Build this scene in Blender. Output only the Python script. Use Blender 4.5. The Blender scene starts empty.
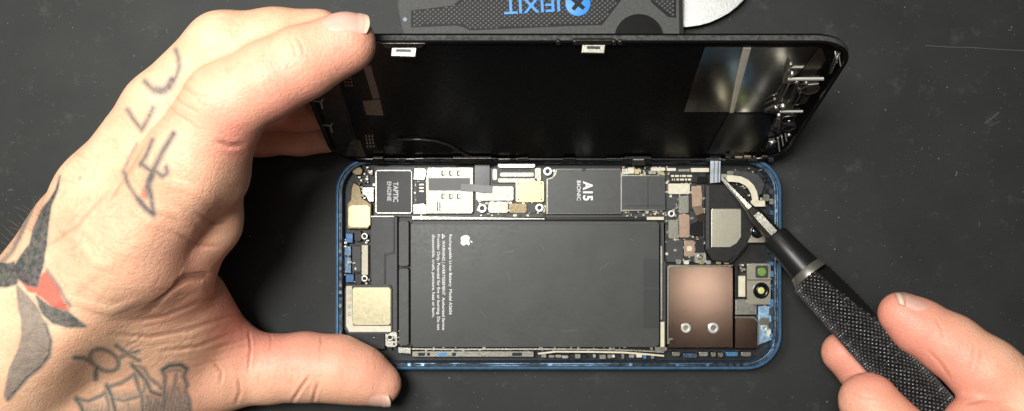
import bpy, bmesh, math, random
import numpy as np
from mathutils import Vector, Matrix

random.seed(7)
S = 0.1                     # 1 Blender unit = 10 mm
CAM_Z = 299.0               # mm above the mat
F = 887.6                   # focal length in pixels
CX, CY = 512.0, 205.5
SC = bpy.context.scene
COL = SC.collection


def at(px, py, z):
    k = (CAM_Z - z) / F
    return Vector(((px - CX) * k, (CY - py) * k, z))


def topx(x, y, z):
    k = F / (CAM_Z - z)
    return CX + x * k, CY - y * k


# ------------------------------------------------------------------ materials
def nodes_of(name):
    m = bpy.data.materials.new(name)
    m.use_nodes = True
    nt = m.node_tree
    return m, nt, nt.nodes['Principled BSDF']


def mat(name, col, rough=0.5, metal=0.0, var=0.0, vscale=6.0, bump=0.0, bscale=40.0, spec=0.5, coat=0.0, rvar=0.0, scratch=0.0):
    m, nt, b = nodes_of(name)
    N, L = nt.nodes, nt.links
    b.inputs['Base Color'].default_value = (*col, 1)
    b.inputs['Roughness'].default_value = rough
    b.inputs['Metallic'].default_value = metal
    b.inputs['Specular IOR Level'].default_value = spec
    b.inputs['Coat Weight'].default_value = coat
    tc = N.new('ShaderNodeTexCoord')
    src = None
    if var > 0:
        n = N.new('ShaderNodeTexNoise')
        n.inputs['Scale'].default_value = vscale
        n.inputs['Detail'].default_value = 6
        L.new(tc.outputs['Object'], n.inputs['Vector'])
        r = N.new('ShaderNodeValToRGB')
        r.color_ramp.elements[0].position = 0.3
        r.color_ramp.elements[1].position = 0.7
        r.color_ramp.elements[0].color = (*[max(0, c * (1 - var)) for c in col], 1)
        r.color_ramp.elements[1].color = (*[min(1, c * (1 + var)) for c in col], 1)
        L.new(n.outputs['Fac'], r.inputs['Fac'])
        src = r.outputs['Color']
    if scratch > 0:
        w = N.new('ShaderNodeTexNoise')
        w.inputs['Scale'].default_value = 14
        w.inputs['Detail'].default_value = 8
        w.inputs['Roughness'].default_value = 0.75
        L.new(tc.outputs['Object'], w.inputs['Vector'])
        r2 = N.new('ShaderNodeValToRGB')
        r2.color_ramp.elements[0].position = 0.64
        r2.color_ramp.elements[1].position = 0.70
        L.new(w.outputs['Fac'], r2.inputs['Fac'])
        mx = N.new('ShaderNodeMix')
        mx.data_type = 'RGBA'
        mu = N.new('ShaderNodeMath')
        mu.operation = 'MULTIPLY'
        mu.inputs[1].default_value = scratch
        L.new(r2.outputs['Color'], mu.inputs[0])
        L.new(mu.outputs[0], mx.inputs['Factor'])
        if src:
            L.new(src, mx.inputs['A'])
        else:
            mx.inputs['A'].default_value = (*col, 1)
        mx.inputs['B'].default_value = (0.5, 0.5, 0.47, 1)
        src = mx.outputs['Result']
    if src:
        L.new(src, b.inputs['Base Color'])
    if rvar > 0:
        n = N.new('ShaderNodeTexNoise')
        n.inputs['Scale'].default_value = 9
        n.inputs['Detail'].default_value = 5
        L.new(tc.outputs['Object'], n.inputs['Vector'])
        mr = N.new('ShaderNodeMapRange')
        mr.inputs['To Min'].default_value = max(0.02, rough - rvar)
        mr.inputs['To Max'].default_value = min(1, rough + rvar)
        L.new(n.outputs['Fac'], mr.inputs['Value'])
        L.new(mr.outputs['Result'], b.inputs['Roughness'])
    if bump > 0:
        n = N.new('ShaderNodeTexNoise')
        n.inputs['Scale'].default_value = bscale
        n.inputs['Detail'].default_value = 4
        L.new(tc.outputs['Object'], n.inputs['Vector'])
        bp = N.new('ShaderNodeBump')
        bp.inputs['Strength'].default_value = bump
        bp.inputs['Distance'].default_value = 0.01
        L.new(n.outputs['Fac'], bp.inputs['Height'])
        L.new(bp.outputs['Normal'], b.inputs['Normal'])
    return m


M = {}
M['silver'] = mat('silver_metal', (0.34, 0.33, 0.29), 0.40, 1.0, var=0.16, vscale=22, rvar=0.14, bump=0.5, bscale=16)
M['bright'] = mat('tinned_metal', (0.235, 0.23, 0.195), 0.42, 1.0, rvar=0.12, var=0.12, vscale=20, bump=0.45, bscale=14)
M['gold'] = mat('gold_metal', (0.33, 0.285, 0.16), 0.40, 1.0, var=0.10, vscale=30, rvar=0.08, bump=0.25, bscale=30)
M['dull_shaded_gold'] = mat('dull_shaded_metal', (0.17, 0.135, 0.08), 0.45, 0.9, var=0.2, vscale=14, bump=0.4, bscale=14)  # darkened gold; on the antenna bracket its colour stands in for shade
M['speaker_gold'] = mat('speaker_foil', (0.35, 0.315, 0.205), 0.36, 1.0, var=0.08, vscale=12, rvar=0.08, bump=0.10, bscale=6)
M['copper'] = mat('polished_bronze', (0.225, 0.150, 0.112), 0.17, 1.0, var=0.04, vscale=2.2, bump=0.04, bscale=0.7)
M['screw_metal'] = mat('screw_metal', (0.66, 0.655, 0.60), 0.36, 0.45)
M['beige'] = mat('beige_metal', (0.47, 0.445, 0.35), 0.40, 1.0, var=0.10, vscale=30, rvar=0.08, bump=0.3, bscale=30)
M['brown'] = mat('bronze_shield', (0.42, 0.30, 0.22), 0.36, 1.0, var=0.1, vscale=8)
M['black'] = mat('black_plastic', (0.014, 0.014, 0.014), 0.42, 0.0, spec=0.3, var=0.3, bump=0.2, bscale=60)
M['blackgloss'] = mat('black_gloss', (0.005, 0.005, 0.005), 0.24, 0.0, rvar=0.08, spec=0.35)
M['darkgrey'] = mat('dark_grey_plastic', (0.032, 0.033, 0.032), 0.5, 0.0, var=0.2, bump=0.2, bscale=50)
M['battery'] = mat('battery_wrap', (0.046, 0.049, 0.044), 0.40, 0.0, var=0.12, vscale=1.2, bump=0.5, bscale=0.9, rvar=0.14, scratch=0.06, spec=0.4)
M['battery_side'] = mat('battery_side_tape', (0.042, 0.044, 0.04), 0.5, 0.0, var=0.2)
M['shield'] = mat('grey_shield_tape', (0.034, 0.036, 0.034), 0.42, 0.0, var=0.15, vscale=5, bump=0.15, bscale=20, scratch=0.08)
M['board'] = mat('circuit_board', (0.018, 0.022, 0.018), 0.45, 0.0, var=0.5, vscale=30)
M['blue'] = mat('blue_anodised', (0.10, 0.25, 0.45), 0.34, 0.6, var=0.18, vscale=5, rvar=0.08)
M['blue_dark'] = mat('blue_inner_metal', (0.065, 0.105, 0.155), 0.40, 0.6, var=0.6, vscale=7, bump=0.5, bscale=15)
M['cream'] = mat('cream_flex', (0.62, 0.57, 0.43), 0.45, 0.0, var=0.1)
M['white_print'] = mat('white_print', (0.82, 0.83, 0.80), 0.6)
M['gasket'] = mat('black_gasket', (0.016, 0.017, 0.02), 0.35, 0.0, var=0.6, vscale=20, bump=0.7, bscale=25, scratch=0.35)  # pale flecks here are glints painted into the seal's colour
M['screen_black'] = mat('screen_back_sheet', (0.003, 0.003, 0.003), 0.26, 0.0, rvar=0.06, bump=0.15, bscale=3, spec=0.16)
M['screen_rim'] = mat('screen_rim', (0.085, 0.086, 0.082), 0.34, 0.3, var=0.5, vscale=10, bump=0.5, bscale=30, scratch=0.25)
M['screen_foil'] = mat('dark_mirror_foil', (0.72, 0.70, 0.64), 0.13, 1.0, var=0.08, vscale=2, rvar=0.03, bump=0.25, bscale=1.6)
M['screen_mod'] = mat('dark_module', (0.05, 0.047, 0.04), 0.28, 0.6, var=0.4, vscale=12, bump=0.4, bscale=30)
M['copper_pad'] = mat('tan_pad', (0.36, 0.29, 0.20), 0.45, 0.5, var=0.1)
M['glass'] = mat('lens_glass', (0.01, 0.012, 0.015), 0.08, 0.0, coat=1.0)
M['green'] = mat('green_filter', (0.15, 0.28, 0.05), 0.2, 0.0, coat=0.6)
M['yellow'] = mat('yellow_lens', (0.60, 0.62, 0.22), 0.15, 0.0, coat=0.8)
M['steel'] = mat('tool_steel', (0.20, 0.195, 0.17), 0.38, 1.0, var=0.15, vscale=10, rvar=0.1)
M['blade'] = mat('blade_steel', (0.72, 0.72, 0.69), 0.44, 1.0, var=0.06, vscale=8, bump=0.6, bscale=30, rvar=0.1)
M['tool_black'] = mat('tool_black_smooth', (0.010, 0.010, 0.010), 0.36, 0.0, bump=0.1, bscale=50, scratch=0.04)
M['tool_ring'] = mat('tool_grey_ring', (0.30, 0.29, 0.25), 0.35, 0.8)
M['knife_body'] = mat('grey_rubber', (0.072, 0.074, 0.071), 0.62, 0.0, spec=0.3, var=0.18, vscale=10, bump=0.5, bscale=60)
M['knife_grip'] = mat('dark_knurled_grip', (0.012, 0.012, 0.012), 0.55, 0.0, spec=0.2, var=0.25, vscale=20)
M['knife_nub'] = mat('grey_nubs', (0.13, 0.132, 0.128), 0.55, 0.0, var=0.2, vscale=20)
M['knife_slot'] = mat('black_thumb_stud', (0.006, 0.006, 0.006), 0.4, 0.0, var=0.2, spec=0.12)
M['knife_blue'] = mat('blue_print', (0.04, 0.27, 0.78), 0.5, 0.0)
M['nail'] = mat('nail', (0.74, 0.43, 0.34), 0.30, 0.0, var=0.06, coat=0.2)
M['hair'] = mat('arm_hair', (0.30, 0.20, 0.12), 0.5)


def knurl_material():
    m, nt, b = nodes_of('black_knurled_metal')
    N, L = nt.nodes, nt.links
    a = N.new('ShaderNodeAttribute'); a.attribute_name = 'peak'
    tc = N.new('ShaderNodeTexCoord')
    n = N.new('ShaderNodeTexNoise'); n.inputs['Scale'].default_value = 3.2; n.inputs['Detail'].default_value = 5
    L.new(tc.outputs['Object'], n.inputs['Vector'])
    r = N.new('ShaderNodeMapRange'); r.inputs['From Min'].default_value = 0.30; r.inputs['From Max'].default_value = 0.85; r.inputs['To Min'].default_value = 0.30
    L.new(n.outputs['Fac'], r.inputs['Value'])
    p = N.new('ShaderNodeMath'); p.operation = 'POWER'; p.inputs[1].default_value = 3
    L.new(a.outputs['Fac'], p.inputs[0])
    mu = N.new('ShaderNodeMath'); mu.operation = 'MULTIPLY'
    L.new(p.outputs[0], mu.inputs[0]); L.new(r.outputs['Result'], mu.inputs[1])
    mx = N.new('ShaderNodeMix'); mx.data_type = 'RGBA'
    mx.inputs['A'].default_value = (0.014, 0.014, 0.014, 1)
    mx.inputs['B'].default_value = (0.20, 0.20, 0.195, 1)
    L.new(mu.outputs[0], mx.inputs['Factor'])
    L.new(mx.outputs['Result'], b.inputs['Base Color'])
    b.inputs['Roughness'].default_value = 0.34
    b.inputs['Metallic'].default_value = 0.25
    return m


M['knurl'] = knurl_material()


def mat_material():
    m, nt, b = nodes_of('dark_work_mat')
    N, L = nt.nodes, nt.links
    tc = N.new('ShaderNodeTexCoord')
    n = N.new('ShaderNodeTexNoise'); n.inputs['Scale'].default_value = 0.35; n.inputs['Detail'].default_value = 6
    n.inputs['Roughness'].default_value = 0.6
    L.new(tc.outputs['Object'], n.inputs['Vector'])
    r = N.new('ShaderNodeValToRGB')
    r.color_ramp.elements[0].position = 0.3; r.color_ramp.elements[0].color = (0.0165, 0.0175, 0.0163, 1)
    r.color_ramp.elements[1].position = 0.72; r.color_ramp.elements[1].color = (0.026, 0.0273, 0.0253, 1)
    L.new(n.outputs['Fac'], r.inputs['Fac'])
    # smudges of dust
    n2 = N.new('ShaderNodeTexNoise'); n2.inputs['Scale'].default_value = 1.1; n2.inputs['Detail'].default_value = 10
    n2.inputs['Roughness'].default_value = 0.78
    L.new(tc.outputs['Object'], n2.inputs['Vector'])
    r2 = N.new('ShaderNodeMapRange'); r2.inputs['From Min'].default_value = 0.56; r2.inputs['From Max'].default_value = 0.80
    r2.inputs['To Max'].default_value = 0.16
    L.new(n2.outputs['Fac'], r2.inputs['Value'])
    # specks: only a few voronoi cells carry one
    v = N.new('ShaderNodeTexVoronoi'); v.inputs['Scale'].default_value = 1.9
    L.new(tc.outputs['Object'], v.inputs['Vector'])
    cut = N.new('ShaderNodeMapRange'); cut.inputs['From Min'].default_value = 0.035; cut.inputs['From Max'].default_value = 0.065
    cut.inputs['To Min'].default_value = 1; cut.inputs['To Max'].default_value = 0
    L.new(v.outputs['Distance'], cut.inputs['Value'])
    sep = N.new('ShaderNodeSeparateColor')
    L.new(v.outputs['Color'], sep.inputs['Color'])
    pick = N.new('ShaderNodeMapRange'); pick.inputs['From Min'].default_value = 0.55; pick.inputs['From Max'].default_value = 1.0
    pick.inputs['To Max'].default_value = 0.5
    L.new(sep.outputs['Red'], pick.inputs['Value'])
    mu = N.new('ShaderNodeMath'); mu.operation = 'MULTIPLY'
    L.new(cut.outputs['Result'], mu.inputs[0]); L.new(pick.outputs['Result'], mu.inputs[1])
    v2 = N.new('ShaderNodeTexVoronoi'); v2.inputs['Scale'].default_value = 4.5
    L.new(tc.outputs['Object'], v2.inputs['Vector'])
    cut2 = N.new('ShaderNodeMapRange'); cut2.inputs['From Min'].default_value = 0.06; cut2.inputs['From Max'].default_value = 0.12
    cut2.inputs['To Min'].default_value = 0.2; cut2.inputs['To Max'].default_value = 0
    L.new(v2.outputs['Distance'], cut2.inputs['Value'])
    sep2 = N.new('ShaderNodeSeparateColor')
    L.new(v2.outputs['Color'], sep2.inputs['Color'])
    pick2 = N.new('ShaderNodeMath'); pick2.operation = 'GREATER_THAN'; pick2.inputs[1].default_value = 0.6
    L.new(sep2.outputs['Green'], pick2.inputs[0])
    mu2 = N.new('ShaderNodeMath'); mu2.operation = 'MULTIPLY'
    L.new(cut2.outputs['Result'], mu2.inputs[0]); L.new(pick2.outputs[0], mu2.inputs[1])
    ad = N.new('ShaderNodeMath'); ad.operation = 'MAXIMUM'
    L.new(mu.outputs[0], ad.inputs[0]); L.new(mu2.outputs[0], ad.inputs[1])
    ad2 = N.new('ShaderNodeMath'); ad2.operation = 'MAXIMUM'
    L.new(ad.outputs[0], ad2.inputs[0]); L.new(r2.outputs['Result'], ad2.inputs[1])
    mx = N.new('ShaderNodeMix'); mx.data_type = 'RGBA'
    L.new(ad2.outputs[0], mx.inputs['Factor'])
    L.new(r.outputs['Color'], mx.inputs['A'])
    mx.inputs['B'].default_value = (0.30, 0.31, 0.28, 1)
    L.new(mx.outputs['Result'], b.inputs['Base Color'])
    b.inputs['Roughness'].default_value = 0.62
    b.inputs['Specular IOR Level'].default_value = 0.35
    bn = N.new('ShaderNodeTexNoise'); bn.inputs['Scale'].default_value = 30; bn.inputs['Detail'].default_value = 4
    L.new(tc.outputs['Object'], bn.inputs['Vector'])
    bp = N.new('ShaderNodeBump'); bp.inputs['Strength'].default_value = 0.25; bp.inputs['Distance'].default_value = 0.01
    L.new(bn.outputs['Fac'], bp.inputs['Height']); L.new(bp.outputs['Normal'], b.inputs['Normal'])
    return m


M['mat'] = mat_material()


def skin_material():
    m, nt, b = nodes_of('skin')
    N, L = nt.nodes, nt.links
    tc = N.new('ShaderNodeTexCoord')
    n = N.new('ShaderNodeTexNoise'); n.inputs['Scale'].default_value = 0.9; n.inputs['Detail'].default_value = 6
    n.inputs['Roughness'].default_value = 0.62
    L.new(tc.outputs['Object'], n.inputs['Vector'])
    r = N.new('ShaderNodeValToRGB')
    r.color_ramp.elements[0].position = 0.32; r.color_ramp.elements[0].color = (0.80, 0.465, 0.285, 1)
    r.color_ramp.elements[1].position = 0.68; r.color_ramp.elements[1].color = (0.88, 0.59, 0.375, 1)
    L.new(n.outputs['Fac'], r.inputs['Fac'])
    at_ = N.new('ShaderNodeAttribute'); at_.attribute_name = 'paint'
    sp = N.new('ShaderNodeSeparateColor'); L.new(at_.outputs['Color'], sp.inputs['Color'])
    f = N.new('ShaderNodeMix'); f.data_type = 'RGBA'
    L.new(sp.outputs['Blue'], f.inputs['Factor']); L.new(r.outputs['Color'], f.inputs['A'])
    f.inputs['B'].default_value = (0.80, 0.29, 0.215, 1)
    # fine blotches
    n3 = N.new('ShaderNodeTexNoise'); n3.inputs['Scale'].default_value = 2.6; n3.inputs['Detail'].default_value = 9; n3.inputs['Roughness'].default_value = 0.7
    L.new(tc.outputs['Object'], n3.inputs['Vector'])
    r3 = N.new('ShaderNodeMapRange'); r3.inputs['From Min'].default_value = 0.45; r3.inputs['From Max'].default_value = 0.75
    r3.inputs['To Max'].default_value = 0.50
    L.new(n3.outputs['Fac'], r3.inputs['Value'])
    bl = N.new('ShaderNodeMix'); bl.data_type = 'RGBA'
    L.new(r3.outputs['Result'], bl.inputs['Factor']); L.new(f.outputs['Result'], bl.inputs['A'])
    bl.inputs['B'].default_value = (0.78, 0.33, 0.225, 1)
    n5 = N.new('ShaderNodeTexNoise'); n5.inputs['Scale'].default_value = 13.0; n5.inputs['Detail'].default_value = 6; n5.inputs['Roughness'].default_value = 0.75
    L.new(tc.outputs['Object'], n5.inputs['Vector'])
    r5 = N.new('ShaderNodeMapRange'); r5.inputs['From Min'].default_value = 0.35; r5.inputs['From Max'].default_value = 0.65
    r5.inputs['To Min'].default_value = 0.93; r5.inputs['To Max'].default_value = 1.08
    L.new(n5.outputs['Fac'], r5.inputs['Value'])
    vm = N.new('ShaderNodeVectorMath'); vm.operation = 'SCALE'
    L.new(bl.outputs['Result'], vm.inputs[0]); L.new(r5.outputs['Result'], vm.inputs['Scale'])
    rd = N.new('ShaderNodeMix'); rd.data_type = 'RGBA'
    L.new(sp.outputs['Green'], rd.inputs['Factor']); L.new(vm.outputs['Vector'], rd.inputs['A'])
    rd.inputs['B'].default_value = (0.62, 0.10, 0.075, 1)
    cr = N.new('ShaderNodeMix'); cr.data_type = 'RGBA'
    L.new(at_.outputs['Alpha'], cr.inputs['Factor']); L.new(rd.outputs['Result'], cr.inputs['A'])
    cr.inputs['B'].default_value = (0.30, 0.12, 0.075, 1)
    pw = N.new('ShaderNodeMath'); pw.operation = 'POWER'; pw.inputs[1].default_value = 0.62
    n6 = N.new('ShaderNodeTexNoise'); n6.inputs['Scale'].default_value = 7.0; n6.inputs['Detail'].default_value = 5
    L.new(tc.outputs['Object'], n6.inputs['Vector'])
    r6 = N.new('ShaderNodeMapRange'); r6.inputs['From Min'].default_value = 0.35; r6.inputs['From Max'].default_value = 0.65
    r6.inputs['To Min'].default_value = 0.88; r6.inputs['To Max'].default_value = 1.05
    L.new(n6.outputs['Fac'], r6.inputs['Value'])
    im = N.new('ShaderNodeMath'); im.operation = 'MULTIPLY'
    L.new(sp.outputs['Red'], im.inputs[0]); L.new(r6.outputs['Result'], im.inputs[1])
    L.new(im.outputs[0], pw.inputs[0])
    tone = N.new('ShaderNodeValToRGB')
    tone.color_ramp.elements[0].position = 0.55; tone.color_ramp.elements[0].color = (0.095, 0.148, 0.148, 1)
    tone.color_ramp.elements[1].position = 0.92; tone.color_ramp.elements[1].color = (0.036, 0.056, 0.060, 1)
    L.new(im.outputs[0], tone.inputs['Fac'])
    ink = N.new('ShaderNodeMix'); ink.data_type = 'RGBA'
    L.new(pw.outputs[0], ink.inputs['Factor']); L.new(cr.outputs['Result'], ink.inputs['A'])
    L.new(tone.outputs['Color'], ink.inputs['B'])
    L.new(ink.outputs['Result'], b.inputs['Base Color'])
    b.inputs['Roughness'].default_value = 0.47
    b.inputs['Specular IOR Level'].default_value = 0.38
    b.inputs['Subsurface Weight'].default_value = 0.13
    b.inputs['Subsurface Radius'].default_value = (1.0, 0.35, 0.18)
    b.inputs['Subsurface Scale'].default_value = 0.12
    # skin grain: cells + fine wrinkles
    v = N.new('ShaderNodeTexVoronoi'); v.inputs['Scale'].default_value = 9.0; v.feature = 'DISTANCE_TO_EDGE'
    nz = N.new('ShaderNodeTexNoise'); nz.inputs['Scale'].default_value = 4.0; nz.inputs['Detail'].default_value = 3
    L.new(tc.outputs['Object'], nz.inputs['Vector'])
    mxv = N.new('ShaderNodeMix'); mxv.data_type = 'VECTOR'; mxv.inputs['Factor'].default_value = 0.12
    L.new(tc.outputs['Object'], mxv.inputs['A']); L.new(nz.outputs['Color'], mxv.inputs['B'])
    L.new(mxv.outputs['Result'], v.inputs['Vector'])
    mr = N.new('ShaderNodeMapRange'); mr.inputs['From Max'].default_value = 0.18
    L.new(v.outputs['Distance'], mr.inputs['Value'])
    n4 = N.new('ShaderNodeTexNoise'); n4.inputs['Scale'].default_value = 3.0; n4.inputs['Detail'].default_value = 7
    n4.inputs['Roughness'].default_value = 0.65
    L.new(tc.outputs['Object'], n4.inputs['Vector'])
    ad = N.new('ShaderNodeMath'); ad.operation = 'MULTIPLY_ADD'; ad.inputs[1].default_value = 0.22
    L.new(mr.outputs['Result'], ad.inputs[0]); L.new(n4.outputs['Fac'], ad.inputs[2])
    bp = N.new('ShaderNodeBump'); bp.inputs['Strength'].default_value = 0.55; bp.inputs['Distance'].default_value = 0.035
    L.new(ad.outputs[0], bp.inputs['Height']); L.new(bp.outputs['Normal'], b.inputs['Normal'])
    return m


M['skin'] = skin_material()


# ------------------------------------------------------------------ scene graph helpers
def thing(name, label, cat, loc_mm, group=None):
    o = bpy.data.objects.new(name, None)
    COL.objects.link(o)
    o.location = Vector(loc_mm) * S
    o.empty_display_size = 0.3
    o['label'] = label
    o['category'] = cat
    if group:
        o['group'] = group
    return o


def tag(o, label, cat, group=None, kind=None):
    o['label'] = label
    o['category'] = cat
    if group:
        o['group'] = group
    if kind:
        o['kind'] = kind


def base_of(parent):
    v = Vector((0, 0, 0))
    while parent is not None:
        v += parent.location
        parent = parent.parent
    return v


def link_mesh(name, me, mats, parent=None, label=None):
    """mesh vertices are in world mm * S already"""
    off = base_of(parent)
    if parent is not None:
        me.transform(Matrix.Translation(-off))
    o = bpy.data.objects.new(name, me)
    COL.objects.link(o)
    for m_ in (mats if isinstance(mats, (list, tuple)) else [mats]):
        me.materials.append(m_)
    o.parent = parent
    if label:
        o['label'] = label
    return o


def obj(name, bm, mats, parent=None, smooth=False, label=None):
    bmesh.ops.recalc_face_normals(bm, faces=bm.faces)
    me = bpy.data.meshes.new(name)
    for v in bm.verts:
        v.co *= S
    bm.to_mesh(me)
    bm.free()
    if smooth:
        for p in me.polygons:
            p.use_smooth = True
        try:
            me.set_sharp_from_angle(angle=math.radians(38))
        except Exception:
            pass
    return link_mesh(name, me, mats, parent, label)


# ------------------------------------------------------------------ solids (mm)
def prism(bm, bottom, top, bevel=0.0, seg=2, mi=0):
    """closed solid between two equally long loops"""
    vb = [bm.verts.new(p) for p in bottom]
    vt = [bm.verts.new(p) for p in top]
    n = len(vb)
    fs = []
    for i in range(n):
        fs.append(bm.faces.new((vb[i], vb[(i + 1) % n], vt[(i + 1) % n], vt[i])))
    ft = bm.faces.new(vt)
    fs.append(ft)
    fs.append(bm.faces.new(vb[::-1]))
    for f in fs:
        f.material_index = mi
    if bevel > 0:
        es = list(ft.edges)
        r = bmesh.ops.bevel(bm, geom=es, offset=bevel, segments=seg, affect='EDGES', profile=0.5)
        for f in r['faces']:
            f.material_index = mi
    return ft


def zprism(bm, pts_px, z0, z1, bevel=0.0, mi=0):
    """pixel outline measured at height z1, standing straight up from z0"""
    top = [at(x, y, z1) for x, y in pts_px]
    bot = [Vector((p.x, p.y, z0)) for p in top]
    return prism(bm, bot, top, bevel, 2, mi)


def rect(x0, y0, x1, y1):
    return [(x0, y1), (x1, y1), (x1, y0), (x0, y0)]


def rrect(x0, y0, x1, y1, r, n=5):
    pts = []
    for cx, cy, a0 in ((x1 - r, y1 - r, 0), (x0 + r, y1 - r, 90), (x0 + r, y0 + r, 180), (x1 - r, y0 + r, 270)):
        for i in range(n + 1):
            a = math.radians(a0 + 90 * i / n)
            pts.append((cx + r * math.cos(a), cy + r * math.sin(a)))
    return pts[::-1]


def block(name, pts, z0, z1, m, parent, bevel=0.15, label=None):
    bm = bmesh.new()
    zprism(bm, pts, z0, z1, bevel)
    return obj(name, bm, m, parent, label=label)


def lathe(bm, c, prof, axis=Vector((0, 0, 1)), n=24, mi=0):
    axis = axis.normalized()
    u = axis.orthogonal().normalized()
    w = axis.cross(u)
    rings = []
    for r, h in prof:
        if r <= 1e-6:
            rings.append([bm.verts.new(c + axis * h)])
        else:
            rings.append([bm.verts.new(c + axis * h + (u * math.cos(2 * math.pi * i / n) + w * math.sin(2 * math.pi * i / n)) * r) for i in range(n)])
    for a, b in zip(rings, rings[1:]):
        for i in range(n):
            j = (i + 1) % n
            if len(a) == 1 and len(b) == 1:
                continue
            if len(a) == 1:
                f = bm.faces.new((a[0], b[i], b[j]))
            elif len(b) == 1:
                f = bm.faces.new((a[i], b[0], a[j]))
            else:
                f = bm.faces.new((a[i], b[i], b[j], a[j]))
            f.material_index = mi
            f.smooth = True


def screw(px, py, z, r_px, parent, m='screw_metal', hole='black'):
    k = (CAM_Z - z) / F
    r = r_px * k
    bm = bmesh.new()
    lathe(bm, at(px, py, z), [(r, -1.2), (r, 0.0), (r * 0.93, 0.12), (r * 0.62, 0.18), (r * 0.50, 0.12)], n=20, mi=0)
    lathe(bm, at(px, py, z), [(r * 0.50, 0.12), (r * 0.42, -0.28), (0, -0.30)], n=20, mi=1)
    return obj('screw', bm, [M[m], M[hole]], parent, smooth=True)


def ribbon(bm, pts, width, thick, mi=0, up=Vector((0, 0, 1))):
    """flat strip along 3-D points"""
    pts = [Vector(p) for p in pts]
    rows = []
    for i, p in enumerate(pts):
        t = (pts[min(i + 1, len(pts) - 1)] - pts[max(i - 1, 0)]).normalized()
        s = t.cross(up)
        s = s.normalized() if s.length > 1e-4 else Vector((1, 0, 0))
        nn = s.cross(t).normalized()
        w = width[i] if isinstance(width, (list, tuple)) else width
        rows.append([bm.verts.new(p + s * w / 2 + nn * thick / 2), bm.verts.new(p - s * w / 2 + nn * thick / 2),
                     bm.verts.new(p - s * w / 2 - nn * thick / 2), bm.verts.new(p + s * w / 2 - nn * thick / 2)])
    for a, b in zip(rows, rows[1:]):
        for i in range(4):
            f = bm.faces.new((a[i], a[(i + 1) % 4], b[(i + 1) % 4], b[i]))
            f.material_index = mi
    bm.faces.new(rows[0]).material_index = mi
    bm.faces.new(rows[-1][::-1]).material_index = mi


def tube(bm, pts, r, n=8, mi=0):
    pts = [Vector(p) for p in pts]
    rings = []
    for i, p in enumerate(pts):
        t = (pts[min(i + 1, len(pts) - 1)] - pts[max(i - 1, 0)]).normalized()
        u = t.cross(Vector((0.13, 0.2, 1))).normalized()
        w = t.cross(u)
        rr = r[i] if isinstance(r, (list, tuple)) else r
        rings.append([bm.verts.new(p + (u * math.cos(2 * math.pi * k / n) + w * math.sin(2 * math.pi * k / n)) * rr) for k in range(n)])
    for a, b in zip(rings, rings[1:]):
        for i in range(n):
            f = bm.faces.new((a[i], a[(i + 1) % n], b[(i + 1) % n], b[i]))
            f.smooth = True
            f.material_index = mi
    bm.faces.new(rings[0][::-1]).material_index = mi
    bm.faces.new(rings[-1]).material_index = mi


def lettering(name, lines, m, parent, label=None):
    """lines: (text, start_px, end_px, cap height in px, z, weight): letters lie flat at height z,
    reading from start to end, their tops to the left-hand side of the reading direction"""
    for text, p0, p1, hpx, z, weight in lines:
        allv, allf = [], []
        cu = bpy.data.curves.new('letters', 'FONT')
        cu.body = text
        cu.size = 1.0
        cu.resolution_u = 3
        cu.offset = weight
        cu.extrude = 0.0
        tmp = bpy.data.objects.new('letters', cu)
        COL.objects.link(tmp)
        bpy.context.view_layer.update()
        dg = bpy.context.evaluated_depsgraph_get()
        me = bpy.data.meshes.new_from_object(tmp.evaluated_get(dg))
        co = [v.co.copy() for v in me.vertices]
        x0 = min(c.x for c in co); x1 = max(c.x for c in co)
        A, B = at(*p0, z), at(*p1, z)
        d = (B - A)
        ln = d.length
        d.normalize()
        up = Vector((-d.y, d.x, 0))
        h = hpx * (CAM_Z - z) / F / 0.70
        o0 = len(allv)
        for c in co:
            allv.append((A + d * ((c.x - x0) / (x1 - x0) * ln) + up * (c.y * h)) * S)
        for p in me.polygons:
            allf.append([o0 + i for i in p.vertices])
        bpy.data.objects.remove(tmp)
        bpy.data.meshes.remove(me)
        bpy.data.curves.remove(cu)
        me = bpy.data.meshes.new(name)
        me.from_pydata(allv, [], allf)
        link_mesh(name, me, M[m] if isinstance(m, str) else m, parent, label)


# ================================================================== SETTING
bm = bmesh.new()
g = 900
vs = [bm.verts.new(p) for p in ((-g, -g, 0), (g, -g, 0), (g, g, 0), (-g, g, 0))]
bm.faces.new(vs)
o = obj('table_surface', bm, M['mat'])
o['kind'] = 'structure'
o['label'] = 'dark grey dusty work mat under everything'

# scratch and lint on the mat
bm = bmesh.new()
for pts, w in (([(925, 45.5), (948, 47), (972, 47.5), (1000, 49.5), (1030, 51)], 0.22),
               ([(985, 123), (992, 118), (999, 112)], 0.35), ([(990, 126), (1000, 121)], 0.2)):
    ribbon(bm, [at(x, y, 0.05) for x, y in pts], w, 0.04)
o = obj('scratch', bm, mat('scratch_mark', (0.075, 0.076, 0.07), 0.7))
o['kind'] = 'structure'

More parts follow.
